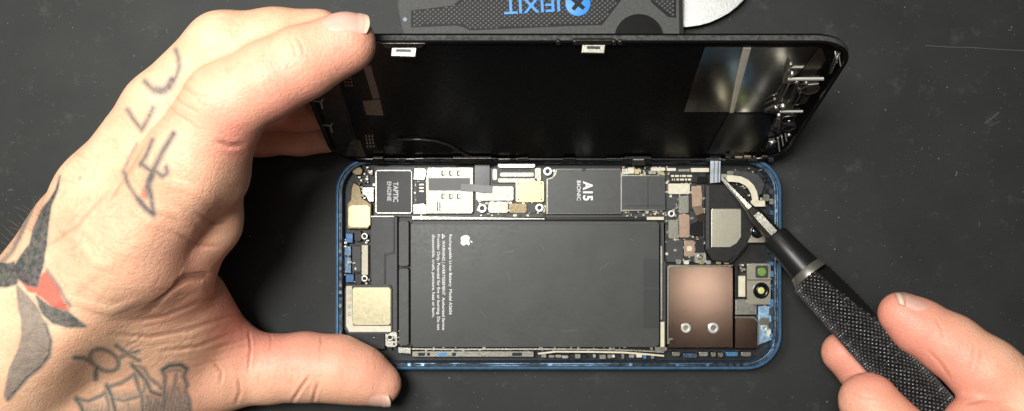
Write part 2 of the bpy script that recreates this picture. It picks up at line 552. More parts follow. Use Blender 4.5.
bm = bmesh.new()
lr = random.Random(21)
for _ in range(40):
    x, y = lr.uniform(0, 1024), lr.uniform(0, 411)
    if 300 < x < 800 and 20 < y < 380:
        continue
    p = at(x, y, 0.08); a = lr.uniform(0, 6.3); l = lr.uniform(0.5, 2.2); c = lr.uniform(-.9, .9)
    tube(bm, [p, p + Vector((math.cos(a), math.sin(a), .05)) * l * .5, p + Vector((math.cos(a), math.sin(a), 0)) * l * .5 + Vector((math.cos(a + c), math.sin(a + c), 0)) * l * .5], lr.choice([0.03, 0.04, 0.06]), 5)
for _ in range(60):
    x, y = lr.uniform(0, 1024), lr.uniform(0, 411)
    if 300 < x < 800 and 20 < y < 380:
        continue
    r = lr.choice([.07, .09, .11, .14, .2])
    p = at(x, y, r * .6)
    bmesh.ops.create_icosphere(bm, subdivisions=1, radius=r, matrix=Matrix.Translation(p) @ Matrix.Scale(lr.uniform(.6, 1.6), 4, Vector((1, 0, 0))))
o = obj('dust', bm, mat('pale_dust', (0.34, 0.345, 0.32), 0.9))
o['kind'] = 'stuff'
o['label'] = 'pale specks of dust and lint scattered on the mat'
o['category'] = 'dust'

# ================================================================== PHONE BODY
PX0, PX1, PY0, PY1 = 335, 782, 157, 370
ZT = 7.65
a_ = at(PX0, PY1, ZT); b_ = at(PX1, PY0, ZT)
FX0, FY0, FX1, FY1 = a_.x, a_.y, b_.x, b_.y


def rr_mm(x0, y0, x1, y1, r, n=10):
    pts = []
    for cx, cy, a0 in ((x1 - r, y1 - r, 0), (x0 + r, y1 - r, 90), (x0 + r, y0 + r, 180), (x1 - r, y0 + r, 270)):
        for i in range(n + 1):
            a = math.radians(a0 + 90 * i / n)
            pts.append((cx + r * math.cos(a), cy + r * math.sin(a)))
    return pts


def sweep(bm, prof, r=11.5, n=10, mats=None):
    rings = []
    for d, z in prof:
        rings.append([bm.verts.new((x, y, z)) for x, y in rr_mm(FX0 + d, FY0 + d, FX1 - d, FY1 - d, max(0.5, r - d), n)])
    k = len(rings[0])
    for j, (a, b) in enumerate(zip(rings, rings[1:])):
        for i in range(k):
            f = bm.faces.new((a[i], a[(i + 1) % k], b[(i + 1) % k], b[i]))
            f.material_index = mats[j] if mats else 0
    return rings


phone = thing('smartphone', 'opened blue-framed smartphone lying flat with its battery and circuit boards exposed', 'smartphone',
              ((FX0 + FX1) / 2, (FY0 + FY1) / 2, 0))
bm = bmesh.new()
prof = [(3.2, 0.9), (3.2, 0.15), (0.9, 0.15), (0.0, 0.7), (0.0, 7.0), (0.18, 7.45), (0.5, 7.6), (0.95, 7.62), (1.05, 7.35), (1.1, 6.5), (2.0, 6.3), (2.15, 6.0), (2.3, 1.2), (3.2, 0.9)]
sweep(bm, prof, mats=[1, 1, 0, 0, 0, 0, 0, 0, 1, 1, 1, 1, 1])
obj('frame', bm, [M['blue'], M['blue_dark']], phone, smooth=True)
bm = bmesh.new()
rg = [[bm.verts.new((x, y, z)) for x, y in rr_mm(FX0 + 2.0, FY0 + 2.0, FX1 - 2.0, FY1 - 2.0, 9.5)] for z in (0.2, 1.6)]
n_ = len(rg[0])
for i in range(n_):
    bm.faces.new((rg[0][i], rg[0][(i + 1) % n_], rg[1][(i + 1) % n_], rg[1][i]))
bm.faces.new(rg[1]); bm.faces.new(rg[0][::-1])
obj('back_plate', bm, M['black'], phone)
# torn black seal lying on the ledge, its broken glints painted into the colour
bm = bmesh.new()
path = rr_mm(FX0 + 1.55, FY0 + 1.55, FX1 - 1.55, FY1 - 1.55, 10, 16)
dense = []
for i in range(len(path)):
    p, q = Vector(path[i]), Vector(path[(i + 1) % len(path)])
    k = max(1, int((q - p).length / 1.1))
    dense += [p.lerp(q, j / k) for j in range(k)]
ws = []
w = 0.8
for p in dense:
    w = min(1.05, max(0.25, w + random.uniform(-0.28, 0.28)))
    ws.append(w)
run = []
for i, p in enumerate(dense + dense[:1]):
    if random.random() < 0.06 and len(run) > 3:
        ribbon(bm, [r_[0] for r_ in run], [r_[1] for r_ in run], 0.25)
        run = []
    run.append((Vector((p.x + random.uniform(-.08, .08), p.y + random.uniform(-.08, .08), 6.52 + random.uniform(0, .2))), ws[i % len(ws)]))
if len(run) > 2:
    ribbon(bm, [r_[0] for r_ in run], [r_[1] for r_ in run], 0.25)
obj('rubber_seal', bm, M['gasket'], phone)

# ---- battery
batt = block('battery', rrect(411, 221.5, 659, 347, 2.5), 1.7, 5.7, M['battery'], phone, 0.5)
lettering('lettering', [
    ('Rechargeable Li-ion Battery  Model A2656', (449.2, 234.5), (449.2, 314.5), 2.9, 5.73, 0.006),
    ('WARNING | AVERTISSEMENT  Authorized Service', (442.2, 240.5), (442.2, 330), 2.9, 5.73, 0.006),
    ('Provider Only. Potential for fire or burning. Do not', (437.2, 234.5), (437.2, 330), 2.9, 5.73, 0.006),
    ('disassemble, crush, puncture, heat or burn.', (432.2, 234.5), (432.2, 317.5), 2.9, 5.73, 0.006)],
    'white_print', batt)
# warning triangle
bm = bmesh.new()
tri = [(442.0, 233.6), (445.4, 236.3), (442.0, 239.0)]
tri2 = [(442.9, 235.0), (444.3, 236.3), (442.9, 237.6)]
A = [bm.verts.new(at(x, y, 5.735)) for x, y in tri]
B = [bm.verts.new(at(x, y, 5.735)) for x, y in tri2]
for i in range(3):
    bm.faces.new((A[i], A[(i + 1) % 3], B[(i + 1) % 3], B[i]))
obj('warning_mark', bm, M['white_print'], batt)
# fruit emblem, its top to the right in the picture
ap = [(0, .28), (.10, .30), (.22, .35), (.34, .33), (.44, .24), (.36, .15), (.32, .03), (.36, -.10), (.46, -.18), (.40, -.33), (.30, -.46), (.20, -.50),
      (.10, -.46), (0, -.44), (-.10, -.46), (-.20, -.50), (-.31, -.44), (-.42, -.26), (-.47, -.05), (-.45, .14), (-.36, .28), (-.24, .34), (-.12, .32)]
leaf = [(0.0, .37), (.02, .47), (.10, .57), (.20, .60), (.19, .50), (.12, .41)]
bm = bmesh.new()
for shp in (ap, leaf):
    bm.faces.new([bm.verts.new(at(466.0 + y * 11.0, 240.5 + x * 11.5, 5.735)) for x, y in shp])
obj('emblem', bm, M['white_print'], batt)
# darker square print at the right end, thin edge tape
block('end_tape', rect(643.5, 259, 658.5, 287), 5.65, 5.76, mat('dark_tape', (0.024, 0.026, 0.024), 0.46), batt, 0.02)
block('end_tape', rect(643.5, 289, 658.5, 328), 5.65, 5.76, bpy.data.materials['dark_tape'], batt, 0.02)
scm = mat('pale_scuff', (0.12, 0.125, 0.115), 0.6)
for pts, w in (([(503, 252.5), (508, 251.6), (513, 251.2)], .22), ([(507, 272), (509, 276), (509.5, 281)], .14), ([(541, 245), (544, 249)], .12), ([(610, 262), (604, 266), (599, 271)], .10), ([(560, 331), (578, 330.4)], .10), ([(480, 310), (486, 318)], .1), ([(629, 238), (634, 241)], .12)):
    bm = bmesh.new()
    ribbon(bm, [at(x, y, 5.72) for x, y in pts], w, 0.03)
    obj('scuff_mark', bm, scm, batt)
bm = bmesh.new()
zprism(bm, [(412, 224.2), (658, 224.2), (658, 222.3), (412, 222.3)], 5.5, 5.78, 0.05)
obj('fold_seam', bm, M['battery_side'], batt)
block('battery_tape', rrect(399, 221, 408.5, 266, 1.2), 2, 4.6, M['battery_side'], phone, 0.3)
block('battery_tape', rrect(399, 268.5, 408.5, 345, 1.2), 2, 4.8, M['battery_side'], phone, 0.3)
block('pull_tab', [(402, 305), (408, 302), (408, 300.6), (402, 303.4)], 4.7, 5.0, M['darkgrey'], phone, 0.02)
block('battery_side_channel', rect(660.5, 222, 666, 346), 1.7, 3.4, M['darkgrey'], phone, 0.2)
block('contact_strip', rect(660.6, 322, 664.6, 347), 3.4, 4.6, M['cream'], phone, 0.15)
block('contact_strip', rect(660.6, 246, 662.6, 320), 3.4, 4.4, M['silver'], phone, 0.1)

# ---- logic board and everything on it
board = block('logic_board', [(412, 217), (664, 217), (664, 262), (706, 262), (706, 170), (374, 166), (374, 216)], 1.7, 3.4, M['board'], phone, 0.1)


def sub(name, pts, z0, z1, m, parent, bevel=0.15, label=None):
    return block(name, pts, z0, z1, M[m] if isinstance(m, str) else m, parent, bevel, label)


# haptic motor
hap = block('haptic_motor', rrect(375.5, 170, 412, 213.5, 1.5), 1.7, 5.6, M['silver'], phone, 0.25)
sub('motor_cover', rrect(376.5, 171, 411.1, 212.4, 1.0), 5.5, 5.85, 'black', hap, 0.08)
lettering('lettering', [('TAPTIC', (393.4, 182), (393.4, 202), 4.8, 5.88, 0.022), ('ENGINE', (387.2, 181.6), (387.2, 201), 4.1, 5.88, 0.014)], 'white_print', hap)
# left column
gb = block('antenna_bracket', [(347, 229), (368, 229), (371.5, 225), (371.5, 204), (366, 202), (361, 199), (360, 186), (353, 182), (351, 190), (352, 200), (347, 204)], 1.7, 4.6, M['dull_shaded_gold'], phone, 0.25)
sub('bracket_boss', rrect(348.6, 205.5, 369.8, 227, 2), 4.5, 5.3, 'gold', gb, 0.2)
block('contact_clip', rrect(353, 167.5, 362, 174.5, 1.5), 2, 5.2, M['dull_shaded_gold'], phone, 0.3)
block('contact_clip', [(362, 187), (374, 187), (374, 202), (369, 202), (366, 195), (362, 194)], 2, 4.9, M['silver'], phone, 0.2)
for p in ((369, 194, 5.0, 3.6), (364.5, 236.3, 4.4, 3.4), (364.5, 278.6, 4.6, 3.4), (390, 337.6, 4.6, 3.6), (364.3, 181.0, 4.2, 2.2)):
    screw(*p, phone, 'silver')
block('plastic_bracket', [(371, 346), (397.5, 346), (397.5, 216), (371, 216), (371, 229.5), (370, 236), (372, 246)], 1.7, 4.0, M['darkgrey'], phone, 0.25)
block('bracket_rib', [(384, 284), (384, 254), (393, 252), (393, 218), (394.6, 218), (394.6, 253.4), (385.6, 255.4), (385.6, 284)], 4.0, 4.35, M['black'], phone, 0.05)
block('bracket_rib', [(371, 217), (394, 217), (394, 215.8), (371, 215.8)], 3.9, 4.6, M['silver'], phone, 0.05)
block('charging_flex', rect(361.5, 245, 368, 275), 2, 4.2, M['cream'], phone, 0.15)
block('flex_connector', rect(352, 246, 361, 272), 2, 3.9, M['darkgrey'], phone, 0.15)
M['navy'] = mat('navy_metal', (0.03, 0.08, 0.17), 0.4, 0.5, var=0.3, vscale=12)
block('blue_contact', rect(345.5, 233, 353, 243), 2, 4.4, M['navy'], phone, 0.2)
block('blue_contact', rect(345.5, 274, 354, 282.5), 2, 4.4, M['navy'], phone, 0.2)
block('black_clip', rrect(354.5, 231, 361, 241, 1), 2, 4.6, M['black'], phone, 0.2)
block('black_clip', rrect(355, 274, 361.5, 284, 1), 2, 4.8, M['black'], phone, 0.2)
block('foam_pad', rect(344, 246, 351, 273), 1.8, 3.0, M['blue_dark'], phone, 0.1)
# loudspeaker
spk = block('loudspeaker', rrect(344.8, 284.5, 392, 333.5, 4), 1.7, 4.9, M['darkgrey'], phone, 0.3)
sub('speaker_frame', [(346, 326), (349, 332), (391, 332), (391, 326), (353, 326), (352, 322), (352, 286), (346, 286)], 4.85, 5.15, 'cream', spk, 0.1)
sub('speaker_plate', rrect(352.5, 287.5, 390.5, 325, 1.5), 4.8, 5.4, 'speaker_gold', spk, 0.25)
for yy in (290, 297, 304.5, 312):
    sub('solder_pad', rrect(347.5, yy, 351, yy + 4, 0.8), 5.1, 5.35, random.choice(['copper_pad', 'bright']), spk, 0.06)
sb = block('speaker_mount', [(347.5, 341), (352, 349.5), (385, 349.5), (385, 333), (347.5, 333)], 1.7, 4.6, M['black'], phone, 0.2)
screw(374, 338.5, 4.65, 1.5, phone, 'bright', 'bright')
block('contact_clip', rrect(385.5, 332, 397, 347, 1.5), 2, 4.1, M['silver'], phone, 0.3)

# bits between motor and card reader
block('metal_bracket', [(413, 180), (425, 180), (427, 171), (425, 168), (414, 168)], 2, 4.6, M['silver'], phone, 0.2)
block('metal_bracket', [(413, 214.5), (428, 214.5), (428, 206), (424, 203), (413, 204)], 2, 4.6, M['silver'], phone, 0.2)
screw(419.5, 172.8, 4.75, 3.4, phone); screw(418.2, 210.4, 4.75, 3.2, phone)
cn = block('board_connector', rrect(416, 181.5, 426, 203, 1), 2, 4.4, M['black'], phone, 0.15)
for yy in (183.6, 186.9, 190.2):
    sub('connector_pin', rect(419, yy, 424, yy + 1.9), 4.3, 4.6, 'bright', cn, 0.05)
# card reader
cr = block('card_reader', [(426, 214), (472, 214), (473.5, 211), (473.5, 167), (428, 167), (427, 172), (426, 180)], 1.7, 5.0, M['bright'], phone, 0.2)
sub('reader_tape', rrect(428.5, 178, 470, 190.5, 0.6), 4.95, 5.2, 'shield', cr, 0.04)
for yy in (170.5, 193.5):
    for xx in (443, 450.8, 458.6):
        sub('contact_slot', rrect(xx - 1.7, yy, xx + 1.7, yy + 5.6, 1.3), 4.9, 5.06, 'board', cr, 0.0)
        sub('contact_spring', rrect(xx - .1, yy + .9, xx + 1.1, yy + 4.6, .5), 5.0, 5.12, 'silver', cr, 0.0)
sub('reader_ridge', rect(437, 202, 437.9, 211), 4.95, 5.12, 'black', cr, 0); sub('reader_ridge', rect(439.4, 202, 440.3, 211), 4.95, 5.12, 'black', cr, 0)
sub('reader_notch', rrect(444, 206, 452, 212, 2), 4.95, 5.08, 'gold', cr, 0)
# flex and grey tab
block('black_flex', rect(474.5, 162, 490, 186), 2, 4.6, M['blackgloss'], phone, 0.1)
bm = bmesh.new()
ribbon(bm, [at(461, 187.5, 5.45), at(474, 187.8, 5.5), at(483, 189, 5.7), at(492, 189.4, 5.75)], 2.4, 0.16)
obj('grey_tab', bm, mat('grey_tape', (0.20, 0.21, 0.20), 0.5), phone)
# connector tray on top
tr = block('flex_connector_tray', rrect(492, 167.5, 541, 183, 1.5), 2, 4.3, M['darkgrey'], phone, 0.25)
sub('tray_bar', rrect(498, 162.6, 535, 167.6, 1), 4.3, 5.6, 'silver', tr, 0.2)
for x0, x1 in ((502, 509), (510.5, 518), (520, 530)):
    sub('tray_slot', rect(x0, 168.2, x1, 170.2), 4.25, 4.6, 'black', tr, 0.05)
sub('tray_spring', rrect(500, 172.6, 534, 176.6, 1), 4.3, 4.9, 'bright', tr, 0.1)
sub('tray_spring', rrect(498, 178.4, 537, 182.4, 1), 4.3, 4.8, 'bright', tr, 0.1)
sub('tray_slot', rect(511.6, 172, 513, 183), 4.25, 4.45, 'black', tr, 0)
sub('tray_side', rrect(492.5, 169, 497, 180, 1), 4.3, 4.8, 'bright', tr, 0.1)
sub('tray_side', rrect(535, 168, 541, 181, 1), 4.3, 4.8, 'bright', tr, 0.1)
# shield blocks
block('shield_can', rrect(476, 186.3, 513.5, 200.6, 1), 1.7, 5.0, M['bright'], phone, 0.2, 'plain silver shield can')
gd = block('shield_can', rrect(515.8, 181.2, 544, 202, 1), 1.7, 5.3, M['gold'], phone, 0.2, 'gold shield can')
for xx, yy in ((518.5, 183.8), (541.3, 183.8), (518.5, 199.4), (541.3, 199.4)):
    sub('shield_hole', rrect(xx - .7, yy - .7, xx + .7, yy + .7, .6), 5.25, 5.34, 'black', gd, 0)
block('shield_can', rrect(488.4, 201.8, 508, 212.8, 1), 1.7, 5.1, M['bright'], phone, 0.2, 'small white shield can')
block('shield_can', rrect(509.2, 203.6, 526.5, 212.8, 1), 1.7, 4.5, M['dull_shaded_gold'], phone, 0.2, 'small dull gold shield can')
block('rubber_block', rrect(528, 203.5, 536, 213, 1), 1.7, 4.5, M['darkgrey'], phone, 0.2)
for x, y, r in ((482.2, 208.4, 4.6), (539.6, 207.8, 4.2), (547.8, 171.4, 4.4), (671.6, 213.7, 3.6)):
    screw(x, y, 5.0, r, phone)
block('board_edge_rail', [(412, 219.6), (545, 219.6), (545, 218.2), (412, 216)], 2, 4.2, M['silver'], phone, 0.1)
block('board_edge_rail', [(546, 219.8), (646, 219.8), (646, 217.8), (546, 217.0)], 2, 4.0, M['black'], phone, 0.1)
block('contact_clip', rect(647, 216.8, 664, 220), 2, 4.8, M['cream'], phone, 0.12)
screw(636.5, 217.6, 4.2, 1.5, phone, 'bright', 'bright')
# processor shield
pr = block('processor_shield', [(546, 214.4), (621, 214.4), (621, 210.5), (665.5, 210.5), (665.5, 175.2), (621, 175.2), (621, 168.4), (556.5, 168.4), (555, 174), (552.5, 177.5), (546, 179)], 1.7, 5.2, M['bright'], phone, 0.2)
sub('dark_tape', [(547.8, 213.5), (620.6, 213.5), (620.6, 169.3), (557.2, 169.3), (555.8, 174.8), (553, 178.3), (547.8, 179.6)], 5.15, 5.42, 'shield', pr, 0.06)
sub('dark_tape', rrect(621.8, 176.0, 664.8, 209.7, 0.6), 5.15, 5.36, 'shield', pr, 0.06)
sub('tape_seam', rect(647.6, 177.5, 648.3, 208), 5.3, 5.38, 'black', pr, 0)
sub('tape_seam', rect(626.5, 205.6, 663, 206.2), 5.3, 5.38, 'black', pr, 0)
sub('tape_notch', rrect(582, 168.8, 586, 171.2, 1), 5.35, 5.5, 'black', pr, 0.03)
lettering('lettering', [('A15', (583.4, 181.2), (583.4, 200.6), 9.2, 5.46, 0.03), ('BIONIC', (577.0, 180.6), (577.0, 200.6), 3.7, 5.46, 0.004)], 'white_print', pr)
# top row of small clips above the shield
for x0, y0, x1, y1, z, m_ in ((628, 167.5, 634, 173.5, 4.4, 'cream'), (634.5, 169, 641, 174, 4.2, 'gold'), (651, 167.5, 665, 170.8, 5.0, 'cream'), (648.5, 171, 656, 174, 4.2, 'bright'),
                             (658, 171.5, 664, 174.5, 4.0, 'gold'), (622, 168.6, 627, 174, 3.8, 'silver'), (667, 168, 676, 171, 4.8, 'cream'), (678, 169, 690, 171.5, 4.8, 'bright'), (691, 168, 709, 172, 5.0, 'cream')):
    block('edge_clip', rrect(x0, y0, x1, y1, 0.6), 2, z, M[m_], phone, 0.12)
# connectors on the right of the board
block('flex_connector', rect(669.5, 173.2, 706, 182.6), 2, 4.9, M['black'], phone, 0.12)
for yy, runs in ((175.0, ((671, 674), (675, 679), (680, 681.2), (682, 686), (687, 692))), (178.6, ((672, 673), (674, 675), (676.5, 679), (680, 684), (685, 687), (688, 691)))):
    bm = bmesh.new()
    for a, b in runs:
        zprism(bm, rect(a, yy, b, yy + 1.9), 4.85, 4.97)
    obj('tape_print', bm, M['cream'], phone)
for r_, z, m_ in (((668.4, 183.6, 689.8, 194), 5.3, 'cream'), ((678.5, 195.8, 688.6, 213), 5.2, 'bright'), ((668.4, 220, 678.4, 238.5), 5.0, 'bright'), ((667, 196, 677, 209), 4.2, 'darkgrey'), ((697, 176.5, 707, 183.5), 5.3, 'blackgloss')):
    block('shield_can', rrect(*r_, 0.8), 1.7, z, M[m_], phone, 0.2)
bm = bmesh.new()
ribbon(bm, [at(696, 186, 5.1), at(697, 196, 5.4), at(697, 206, 5.5), at(700, 214, 5.2), at(703, 221, 4.4)], [3.3, 3.4, 3.2, 2.8, 2.2], 0.2)
obj('curled_flex', bm, M['brown'], phone)
block('bronze_cover', rrect(679.2, 214.5, 689.5, 237.5, 1), 1.7, 5.1, M['brown'], phone, 0.2)
block('bronze_cover', rrect(684, 240.5, 694.6, 256.5, 1), 1.7, 4.6, M['brown'], phone, 0.2)
sub('cover_dot', rrect(687, 246, 692, 251, 1.2), 4.55, 4.8, 'cream', phone, 0.08)
block('flex_bridge', [(690.5, 236), (703, 236), (703, 214), (697, 222), (690.5, 224)], 1.7, 4.4, M['blackgloss'], phone, 0.2)
block('plastic_block', rrect(666.5, 239.5, 683, 262, 1), 1.7, 4.4, M['darkgrey'], phone, 0.2)
block('plastic_block', rrect(695.5, 238, 704, 252, 1), 1.7, 4.0, M['black'], phone, 0.2)
sb = block('screw_post', rrect(694.5, 253, 706, 263, 1), 2, 4.4, M['silver'], phone, 0.2)
screw(699.8, 257.0, 4.6, 3.0, phone, 'bright')
# camera housing
ch = block('camera_housing', [(705.5, 250), (712, 261), (728, 263), (746, 247), (758, 222), (752, 200), (742, 190), (730, 184), (705.5, 184)], 1.7, 5.4, M['black'], phone, 0.4)
sub('camera_plate', [(711.3, 247.6), (730, 247.6), (737, 243.5), (741.5, 237), (741.5, 209.3), (740, 208.5), (712.5, 208.5), (711.3, 210)], 5.35, 5.75, 'beige', ch, 0.2)
sub('housing_ridge', [(729, 263), (733, 263), (748, 246), (748, 241)], 5.3, 5.9, 'blackgloss', ch, 0.15)
sub('housing_rim', rrect(706.5, 185.5, 709, 249, 0.6), 5.35, 5.7, 'darkgrey', ch, 0.1)
# cream curved flex at the top right
bm = bmesh.new()
arc = [(727, 178.5), (733, 178.6), (740, 179.5), (746.5, 182.5), (751, 187), (753.8, 192.5), (755, 198), (755.3, 203)]
ribbon(bm, [at(x, y, 5.9) for x, y in arc], 2.1, 0.25)
obj('cream_flex', bm, M['cream'], phone)
for r_, z, m_ in (((727, 171, 733.5, 181), 6.0, 'bright'), ((721, 174, 727, 181), 5.6, 'silver'), ((751, 200.5, 765, 206.5), 6.1, 'cream'), ((763.5, 194.5, 769.5, 201), 5.8, 'bright'), ((734.5, 170.5, 739.5, 176), 5.2, 'darkgrey')):
    block('contact_clip', rrect(*r_, 0.8), 2, z, M[m_], phone, 0.18)
block('corner_plate', [(742, 182), (748, 189), (754, 199), (762, 194), (765, 184), (758, 174), (745, 171), (736, 171)], 1.7, 4.6, M['shield'], phone, 0.2)
# sensor with lens in the plate under the tool
cp = block('front_sensor', rrect(746, 219.5, 765.5, 242.5, 1.2), 1.7, 5.3, M['beige'], phone, 0.25)


def lens(px, py, z, rpx, parent, inner):
    k = (CAM_Z - z) / F
    r = rpx * k
    bm = bmesh.new()
    c = at(px, py, z)
    lathe(bm, c, [(r, -0.3), (r, 0.25), (r * 0.88, 0.36), (r * 0.72, 0.30), (r * 0.60, 0.02)], n=28, mi=0)
    lathe(bm, c, [(r * 0.60, 0.02), (r * 0.42, 0.14), (r * 0.40, 0.14)], n=28, mi=1)
    lathe(bm, c, [(r * 0.40, 0.14), (r * 0.2, 0.24), (0, 0.27)], n=28, mi=2)
    return obj('lens', bm, [M['blackgloss'], M['glass'], M[inner]], parent, smooth=True)


lens(757, 231.6, 5.4, 6.6, cp, 'glass')
sp_ = block('sensor_module', rrect(747, 263.6, 770.6, 304.5, 1.2), 1.7, 5.3, M['beige'], phone, 0.25)
sub('sensor_seam', rect(747.8, 279.6, 769.8, 280.4), 5.25, 5.36, 'black', sp_, 0)
sub('filter_frame', rrect(755.5, 265.6, 768.3, 278, 1.6), 5.25, 5.5, 'darkgrey', sp_, 0.1)
sub('green_filter', rrect(757.8, 267.8, 766, 275.8, 3), 5.4, 5.75, 'green', sp_, 0.25)
lens(761, 290.5, 5.4, 8.2, sp_, 'yellow')
block('sensor_side', rect(738.5, 276, 745.5, 297), 1.7, 4.6, M['cream'], phone, 0.2)
block('sensor_side', rect(735.2, 266, 738, 300), 1.7, 4.9, M['black'], phone, 0.1)
block('antenna_foil', [(735.5, 315), (757, 315), (757, 305), (749, 304), (746, 299), (735.5, 299)], 1.7, 4.9, M['silver'], phone, 0.2)
block('blue_shelf', [(758.5, 345), (771.5, 340), (771.5, 306), (758.5, 306)], 1.7, 4.2, mat('pale_blue_metal', (0.28, 0.44, 0.60), 0.4, 0.5, var=0.4, vscale=9, bump=0.5, bscale=12), phone, 0.2)
screw(764, 328, 4.4, 3.4, phone)
block('contact_clip', rrect(760, 318, 769, 325, 1), 4.1, 4.9, M['bright'], phone, 0.15)
block('contact_clip', rrect(767, 330, 771, 337, 1), 4.1, 4.8, M['cream'], phone, 0.15)
# polished bronze shields
cs = block('polished_shield', [(668, 348.5), (733.5, 348.5), (733.5, 268), (731, 266), (670.5, 266), (668, 268.5)], 1.7, 5.5, M['copper'], phone, 0.3)
sub('shield_rim', [(667.2, 344), (668.8, 344), (668.8, 268.8), (671, 266.8), (731, 266.8), (733, 266.0), (733, 264.8), (670, 264.8), (667.2, 267.6)], 5.2, 5.7, 'bright', cs, 0.1)
sub('shield_tab', [(668, 344), (669.5, 344), (669.5, 340), (673, 340), (673, 338), (668, 338)], 5.4, 5.8, 'bright', cs, 0.05)
screw(686, 328, 6.0, 4.9, phone, 'screw_metal', 'silver'); screw(713.4, 328, 6.0, 5.4, phone, 'screw_metal', 'silver')
cs2 = block('polished_shield', [(734.6, 349), (756.5, 349), (757.5, 346), (757.5, 321), (754, 317.2), (734.6, 317.2)], 1.7, 5.1, M['copper'], phone, 0.3, 'smaller bronze shield')
sub('shield_rim', [(735, 318.2), (753.5, 318.2), (757.6, 322), (757.6, 345), (758.8, 345), (758.8, 320.5), (754.5, 316.2), (735, 316.2)], 4.9, 5.35, 'bright', cs2, 0.08)
for i, xx in enumerate((676, 684, 699, 706, 716, 724)):
    block('edge_clip', rrect(xx, 259.5 + (i % 2), xx + 5, 264.2, 0.8), 2, 4.7, M[random.choice(['bright', 'gold', 'silver', 'cream'])], phone, 0.12)
# the long side with its antenna strips, lower edge of the picture
block('antenna_strip', [(412, 357), (534, 357), (534, 351.4), (412, 351.4)], 1.7, 5.0, M['bright'], phone, 0.15)
block('antenna_strip', [(398, 353), (411, 354), (411, 348), (398, 347.4)], 1.7, 5.0, M['silver'], phone, 0.15)
bm = bmesh.new()
ribbon(bm, [at(x, y, 5.5 + .1 * math.sin(x)) for x, y in ((412, 348.9), (450, 349.3), (500, 349.2), (560, 349.0), (610, 349.6), (640, 350.6), (664, 352.2))], 0.45, 0.3)
obj('edge_wire', bm, M['silver'], phone)
bm = bmesh.new()
ribbon(bm, [at(x, y, 5.2) for x, y in ((538, 353.6), (556, 351.6), (590, 351.8), (624, 352.4), (650, 354.5), (664, 355.8))], 0.55, 0.3)
obj('edge_wire', bm, M['cream'], phone)
for i in range(16):
    xx = 540 + i * 7.3 + random.uniform(-2, 2)
    ww = random.uniform(2.5, 7)
    block('edge_clip', rrect(xx, 353.5 + random.uniform(0, 2.2), xx + ww, 357.2 + random.uniform(0, 2), 0.7), 1.7, 5.2 + random.uniform(-.3, .5),
          M[random.choice(['bright', 'blue', 'silver', 'black', 'cream', 'bright'])], phone, 0.12)
for xx, ww in ((418, 7), (427, 3), (438, 9), (452, 4), (512, 10)):
    block('strip_slot', rrect(xx, 352.6, xx + ww, 356, 1), 4.9, 5.15, M['blue' if ww == 9 else 'black'], phone, 0.04)
for xx, yy, ww, m_ in ((672, 352, 8, 'bright'), (683, 353.5, 14, 'blue_dark'), (699, 352, 9, 'silver'), (711, 352.4, 5, 'bright'), (718, 352.8, 5, 'bright'), (726, 352, 12, 'blue'), (741, 352, 10, 'silver'), (655, 347, 12, 'bright')):
    block('edge_clip', rrect(xx, yy, xx + ww, yy + 4.2, 1), 1.7, 5.0, M[m_], phone, 0.15)
# right side wall: small blue and cream clips
for i in range(13):
    yy = 186 + i * 12.5 + random.uniform(-3, 3)
    block('edge_clip', rrect(769.6, yy, 773.4, yy + random.uniform(3.5, 9), 0.8), 1.7, 5.2 + random.uniform(-.4, .5), M[random.choice(['blue', 'blue', 'silver', 'blue_dark', 'darkgrey'])], phone, 0.12)
# a scatter of solder and tiny components in the gaps of the boards
bm = bmesh.new()
for (x0, y0, x1, y1, n) in ((413, 166, 428, 216, 60), (476, 200, 546, 216, 90), (622, 167, 668, 176, 70), (622, 210.8, 666, 216, 36), (666, 173, 706, 262, 190), (545, 167, 556, 178, 10), (353, 166, 376, 200, 34), (344, 228, 370, 284, 40),
                            (385, 330, 400, 350, 24), (735, 262, 772, 348, 90), (720, 168, 770, 206, 70), (400, 347, 668, 352, 70)):
    for _ in range(n):
        x, y = random.uniform(x0, x1), random.uniform(y0, y1)
        w, h = random.uniform(0.4, 1.4), random.uniform(0.4, 1.3)
        zprism(bm, rect(x - w, y - h, x + w, y + h), 1.7, random.uniform(3.5, 4.5), 0, mi=random.choice([0, 0, 1, 2, 3, 3]))
o = obj('soldered_components', bm, [M['silver'], M['copper_pad'], M['cream'], M['black']], phone)
o['kind'] = 'stuff'

# ================================================================== PHONE SCREEN (lifted, leaning back)
ST, CT = 0.386, 0.9225
EU, EV, EN = Vector((1, 0, 0)), Vector((0, ST, CT)), Vector((0, -CT, ST))
P0 = Vector((FX0, at(0, 160.5, 8.3).y, 8.3))
SW, SH = FX1 - FX0, 71.5


def sp(u, v, d=0.0):
    return P0 + EU * u + EV * v + EN * d


def dp(px, py, d=0.0):
    """pixel -> point on the screen's inner side, d mm proud of it"""
    c = Vector((0, 0, CAM_Z))
    r = at(px, py, 0) - c
    q = sp(0, 0, d)
    return c + r * ((q - c).dot(EN) / r.dot(EN))


def dprism(bm, pts, d0, d1, bevel=0.0, mi=0):
    top = [dp(x, y, d1) for x, y in pts]
    bot = [p + EN * (d0 - d1) for p in top]
    return prism(bm, bot, top, bevel, 2, mi)


screen = thing('phone_screen', 'black phone screen lifted upright off the phone, its inner side showing', 'phone screen', tuple(sp(SW / 2, 0)))


def sblock(name, pts, d0, d1, m, parent=screen, bevel=0.1, label=None):
    bm = bmesh.new()
    dprism(bm, pts, d0, d1, bevel)
    return obj(name, bm, M[m] if isinstance(m, str) else m, parent, label=label)


